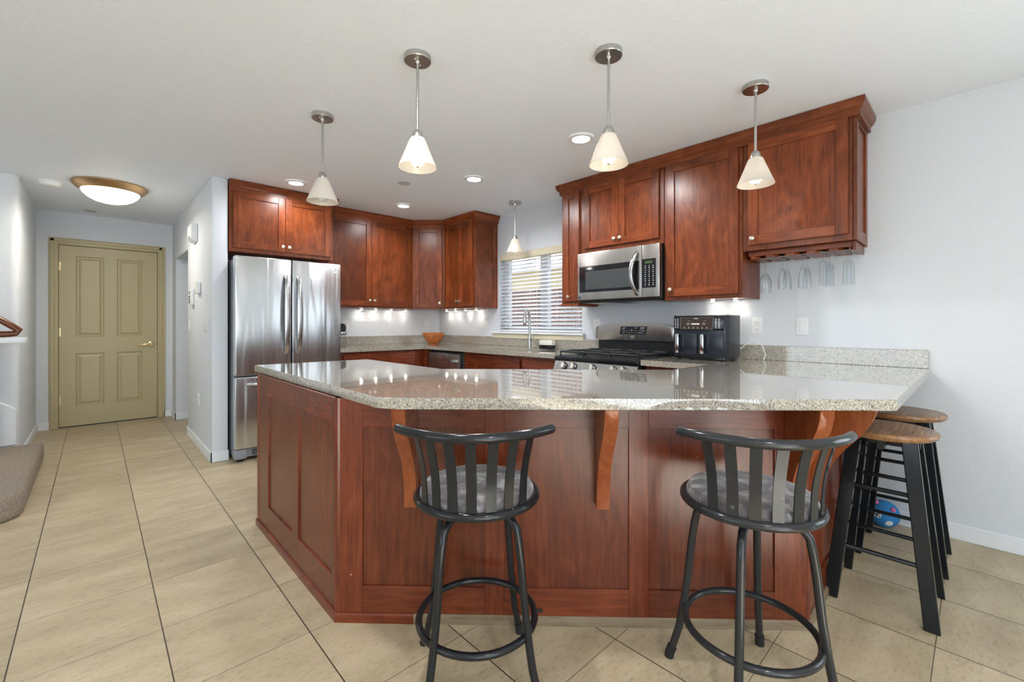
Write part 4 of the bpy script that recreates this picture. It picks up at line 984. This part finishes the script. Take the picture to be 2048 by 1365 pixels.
b = MB(); b.box(-.05, .03, -.032, -.029, .03, .06, 'grey', .002)
for i in range(3):
    for j in range(4): b.box(-.05 + i * .028, -.03 + i * .028, -.033, -.029, -.06 + j * .02, -.048 + j * .02, 'blackm', .001)
b.build('button', t)
plate('light_switch', 'white triple switch plate on the hall side of the refrigerator wall', 'switch', XP, -.35, 1.15, R1, w=.165, kind=3)
plate('light_switch', 'white single switch beside the hall opening at the refrigerator wall', 'switch', XP, .58, 1.15, R1, kind=1)
plate('electrical_outlet', 'white outlet low on the hall side of the refrigerator wall', 'outlet', XP, .035, .45, R1)

# ------------------------------------------------------------------ swivel bar stools
def swivel_stool(label, x, y, seat_az, leg_az, tm):
    t = thing('swivel_bar_stool', label, 'bar stool', (x, y, 0), 0, 'black metal swivel bar stools')
    # legs: four bent tubes
    prof = [(.055, .565), (.10, .566), (.135, .556), (.158, .53), (.166, .49), (.176, .42), (.188, .30), (.202, .20), (.216, .12), (.235, .055), (.247, .02)]
    for i in range(4):
        a = leg_az + i * PI / 2; b = MB(); pts_ = [(r * math.cos(a), r * math.sin(a), z) for r, z in prof]
        b.tube(pts_, .0125, tm, 14); lg = b.build('leg', t)
        b = MB(); e = Vector(pts_[-1]); d_ = (e - Vector(pts_[-2])).normalized(); b.tube([e - d_ * .022, e + d_ * .004 + Vector((0, 0, -.0)), Vector((e.x + d_.x * .010, e.y + d_.y * .010, .001))], .0155, 'rubber', 14); b.build('rubber_foot', lg)
    b = MB(); rf = .190; b.tube([(rf * math.cos(2 * PI * i / 48), rf * math.sin(2 * PI * i / 48), .205) for i in range(48)], .0115, tm, 12, closed=True); b.build('foot_ring', t)
    b = MB(); b.lathe([(0, .555), (.075, .555), (.075, .572), (.03, .578), (.03, .592), (0, .592)], tm, n=28); b.build('swivel_plate', t)
    b = MB(); rs = .194; b.tube([(rs * math.cos(2 * PI * i / 56), rs * math.sin(2 * PI * i / 56), .607) for i in range(56)], .0135, tm, 14, closed=True); b.lathe([(0, .592), (.19, .592), (.19, .60), (0, .60)], tm, n=40); b.build('seat_ring', t)
    b = MB(); b.lathe([(0, .601), (.176, .601), (.186, .612), (.186, .628), (.176, .643), (.15, .652), (.10, .657), (0, .66)], 'fabric', n=48); b.build('seat', t)
    # flat slats, spread out upwards
    for i in range(7):
        a = seat_az + (i - 3) * .294; b = MB()
        n_ = 9; tang = Vector((-math.sin(a), math.cos(a), 0))
        bb = bmesh.new(); rings = []
        for j in range(n_):
            u = j / (n_ - 1); r = .193 + .032 * u + .010 * math.sin(PI * u) * (-1); z = .612 + .222 * u
            c_ = Vector((r * math.cos(a), r * math.sin(a), z)); nr = Vector((math.cos(a), math.sin(a), 0)); w_ = .0155
            rings.append([bb.verts.new(c_ + tang * s1 * w_ + nr * s2 * .002) for s1, s2 in ((-1, -1), (1, -1), (1, 1), (-1, 1))])
        for j in range(n_ - 1):
            for q in range(4): bb.faces.new((rings[j][q], rings[j][(q + 1) % 4], rings[j + 1][(q + 1) % 4], rings[j + 1][q]))
        bb.faces.new(rings[0]); bb.faces.new(rings[-1]); bmesh.ops.recalc_face_normals(bb, faces=bb.faces[:]); b._merge(bb, tm, True); b.build('back_slat', t)
    b = MB(); pts_ = []
    for i in range(33):
        u = i / 32 * 2 - 1; a = seat_az + u * 1.16; r = .228 + .030 * abs(u) ** 3; pts_.append((r * math.cos(a), r * math.sin(a), .843 - .0 * abs(u)))
    b.tube(pts_, .0145, tm, 16)
    for e, p in ((pts_[0], pts_[1]), (pts_[-1], pts_[-2])):
        d_ = (Vector(e) - Vector(p)).normalized(); b.tube([Vector(e) - d_ * .001, Vector(e) + d_ * .005, Vector(e) + d_ * .009], .0145, tm, 16, scales=[1, .9, .5])
    b.build('top_rail', t)
    return t
swivel_stool('black metal swivel bar stool with mottled seat, left one, back squarely to the viewer', -2.470, -3.878, -2.337, -2.944, 'tube')
swivel_stool('black metal swivel bar stool with mottled seat, right one, worn grey slats', -1.882, -4.520, -2.456, -2.954, 'tube2')

# ------------------------------------------------------------------ wooden saddle stools
def wood_stool(label, x, y, rz=0):
    t = thing('wooden_stool', label, 'stool', (x, y, 0), rz, 'black-legged wooden stools')
    zt_ = .725
    b = MB(); b.lathe([(0, zt_ - .03), (.16, zt_ - .03), (.169, zt_ - .024), (.174, zt_ - .014), (.172, zt_ - .004), (.166, zt_), (0, zt_)], 'seatwood', n=56); b.build('seat', t)
    tops, bots = .088, .158; Z1 = zt_ - .0305
    for sx in (-1, 1):
        for sy in (-1, 1):
            bb = bmesh.new(); w0, d0 = .025, .015
            def ring(cx_, cy_, z, w_, d_): return [bb.verts.new((cx_ + px, cy_ + py, z)) for px, py in ((-d_, -w_), (d_, -w_), (d_, w_), (-d_, w_))]
            r0 = ring(sx * bots, sy * bots, 0.0, w0 * .95, d0 * .95); r1 = ring(sx * tops, sy * tops, Z1, w0, d0)
            for q in range(4): bb.faces.new((r0[q], r0[(q + 1) % 4], r1[(q + 1) % 4], r1[q]))
            bb.faces.new(r0[::-1]); bb.faces.new(r1); bmesh.ops.bevel(bb, geom=bb.edges[:], offset=.003, segments=1, affect='EDGES'); bmesh.ops.recalc_face_normals(bb, faces=bb.faces[:])
            b = MB(); b._merge(bb, 'blkpaint', False); b.build('leg', t)
    def at(z): return bots + (tops - bots) * z / Z1
    for z in (.225, .483):
        for sx in (-1, 1): q = at(z); b = MB(); b.tube([(sx * q, -q + .012, z), (sx * q, q - .012, z)], .009, 'blkpaint', 10); b.build('rung', t)
    for z in (.335, .553):
        for sy in (-1, 1): q = at(z); b = MB(); b.tube([(-q + .01, sy * q, z), (q - .01, sy * q, z)], .009, 'blkpaint', 10); b.build('rung', t)
    b = MB(); b.box(-.115, .115, -.012, .012, Z1 - .045, Z1 - .001, 'blkpaint', .002); b.box(-.012, .012, -.115, -.0125, Z1 - .045, Z1 - .001, 'blkpaint', .002); b.box(-.012, .012, .0125, .115, Z1 - .045, Z1 - .001, 'blkpaint', .002); b.build('apron', t)
    return t
wood_stool('round wood-seat stool with chipped black legs, the nearer one under the bar end', -.935, -4.742)
wood_stool('round wood-seat stool with black legs, the farther one tucked beside the wall', -.405, -4.746)

# blue plush ball in the corner behind the stools
t = thing('plush_ball', 'small bright blue plush ball with pink tufts on the floor against the wall', 'toy', (-.095, -4.645, 0))
b = MB(); b.lathe([(0, 0)] + [(.074 * math.sin(PI * i / 16), .074 - .074 * math.cos(PI * i / 16)) for i in range(1, 16)] + [(0, .148)], 'blue', n=28); b.build('ball_body', t)
for dx, dy, dz in ((-.03, .03, .138), (-.04, -.045, .118)):
    b = MB(); b.lathe([(0, -.012)] + [(.013 * math.sin(PI * i / 8), -.012 * math.cos(PI * i / 8)) for i in range(1, 8)] + [(0, .012)], 'pink', (dx, dy, dz), 14); b.build('tuft', t, label='pink tuft')
b = MB(); dirv = Vector((-.90, .25, .12)).normalized()
def disc(b, dv, rad, m, off=.0745):
    dv = dv.normalized(); R_ = dv.to_track_quat('Z', 'Y').to_matrix().to_4x4()
    b.lathe([(0, off + .0015), (rad * .7, off + .0005 - rad * rad * .25 / .074), (rad, off - rad * rad * .5 / .074), (rad, off - rad * rad * .5 / .074 - .004)], m, (0, 0, .074), 18, axis=R_)
disc(b, dirv, .019, 'white'); disc(b, Vector((-.80, -.42, -.42)), .018, 'white'); b.build('patch', t, label='white patch')
b = MB(); disc(b, dirv, .006, 'blackm', .0765)
for i in range(5):
    a = 2 * PI * i / 5; u = dirv.cross(Vector((0, 0, 1))).normalized(); v = dirv.cross(u); disc(b, dirv + (u * math.cos(a) + v * math.sin(a)) * .17, .0035, 'blackm', .0762)
b.build('ball_emblem', t, label='football marking')

bpy.context.view_layer.update()
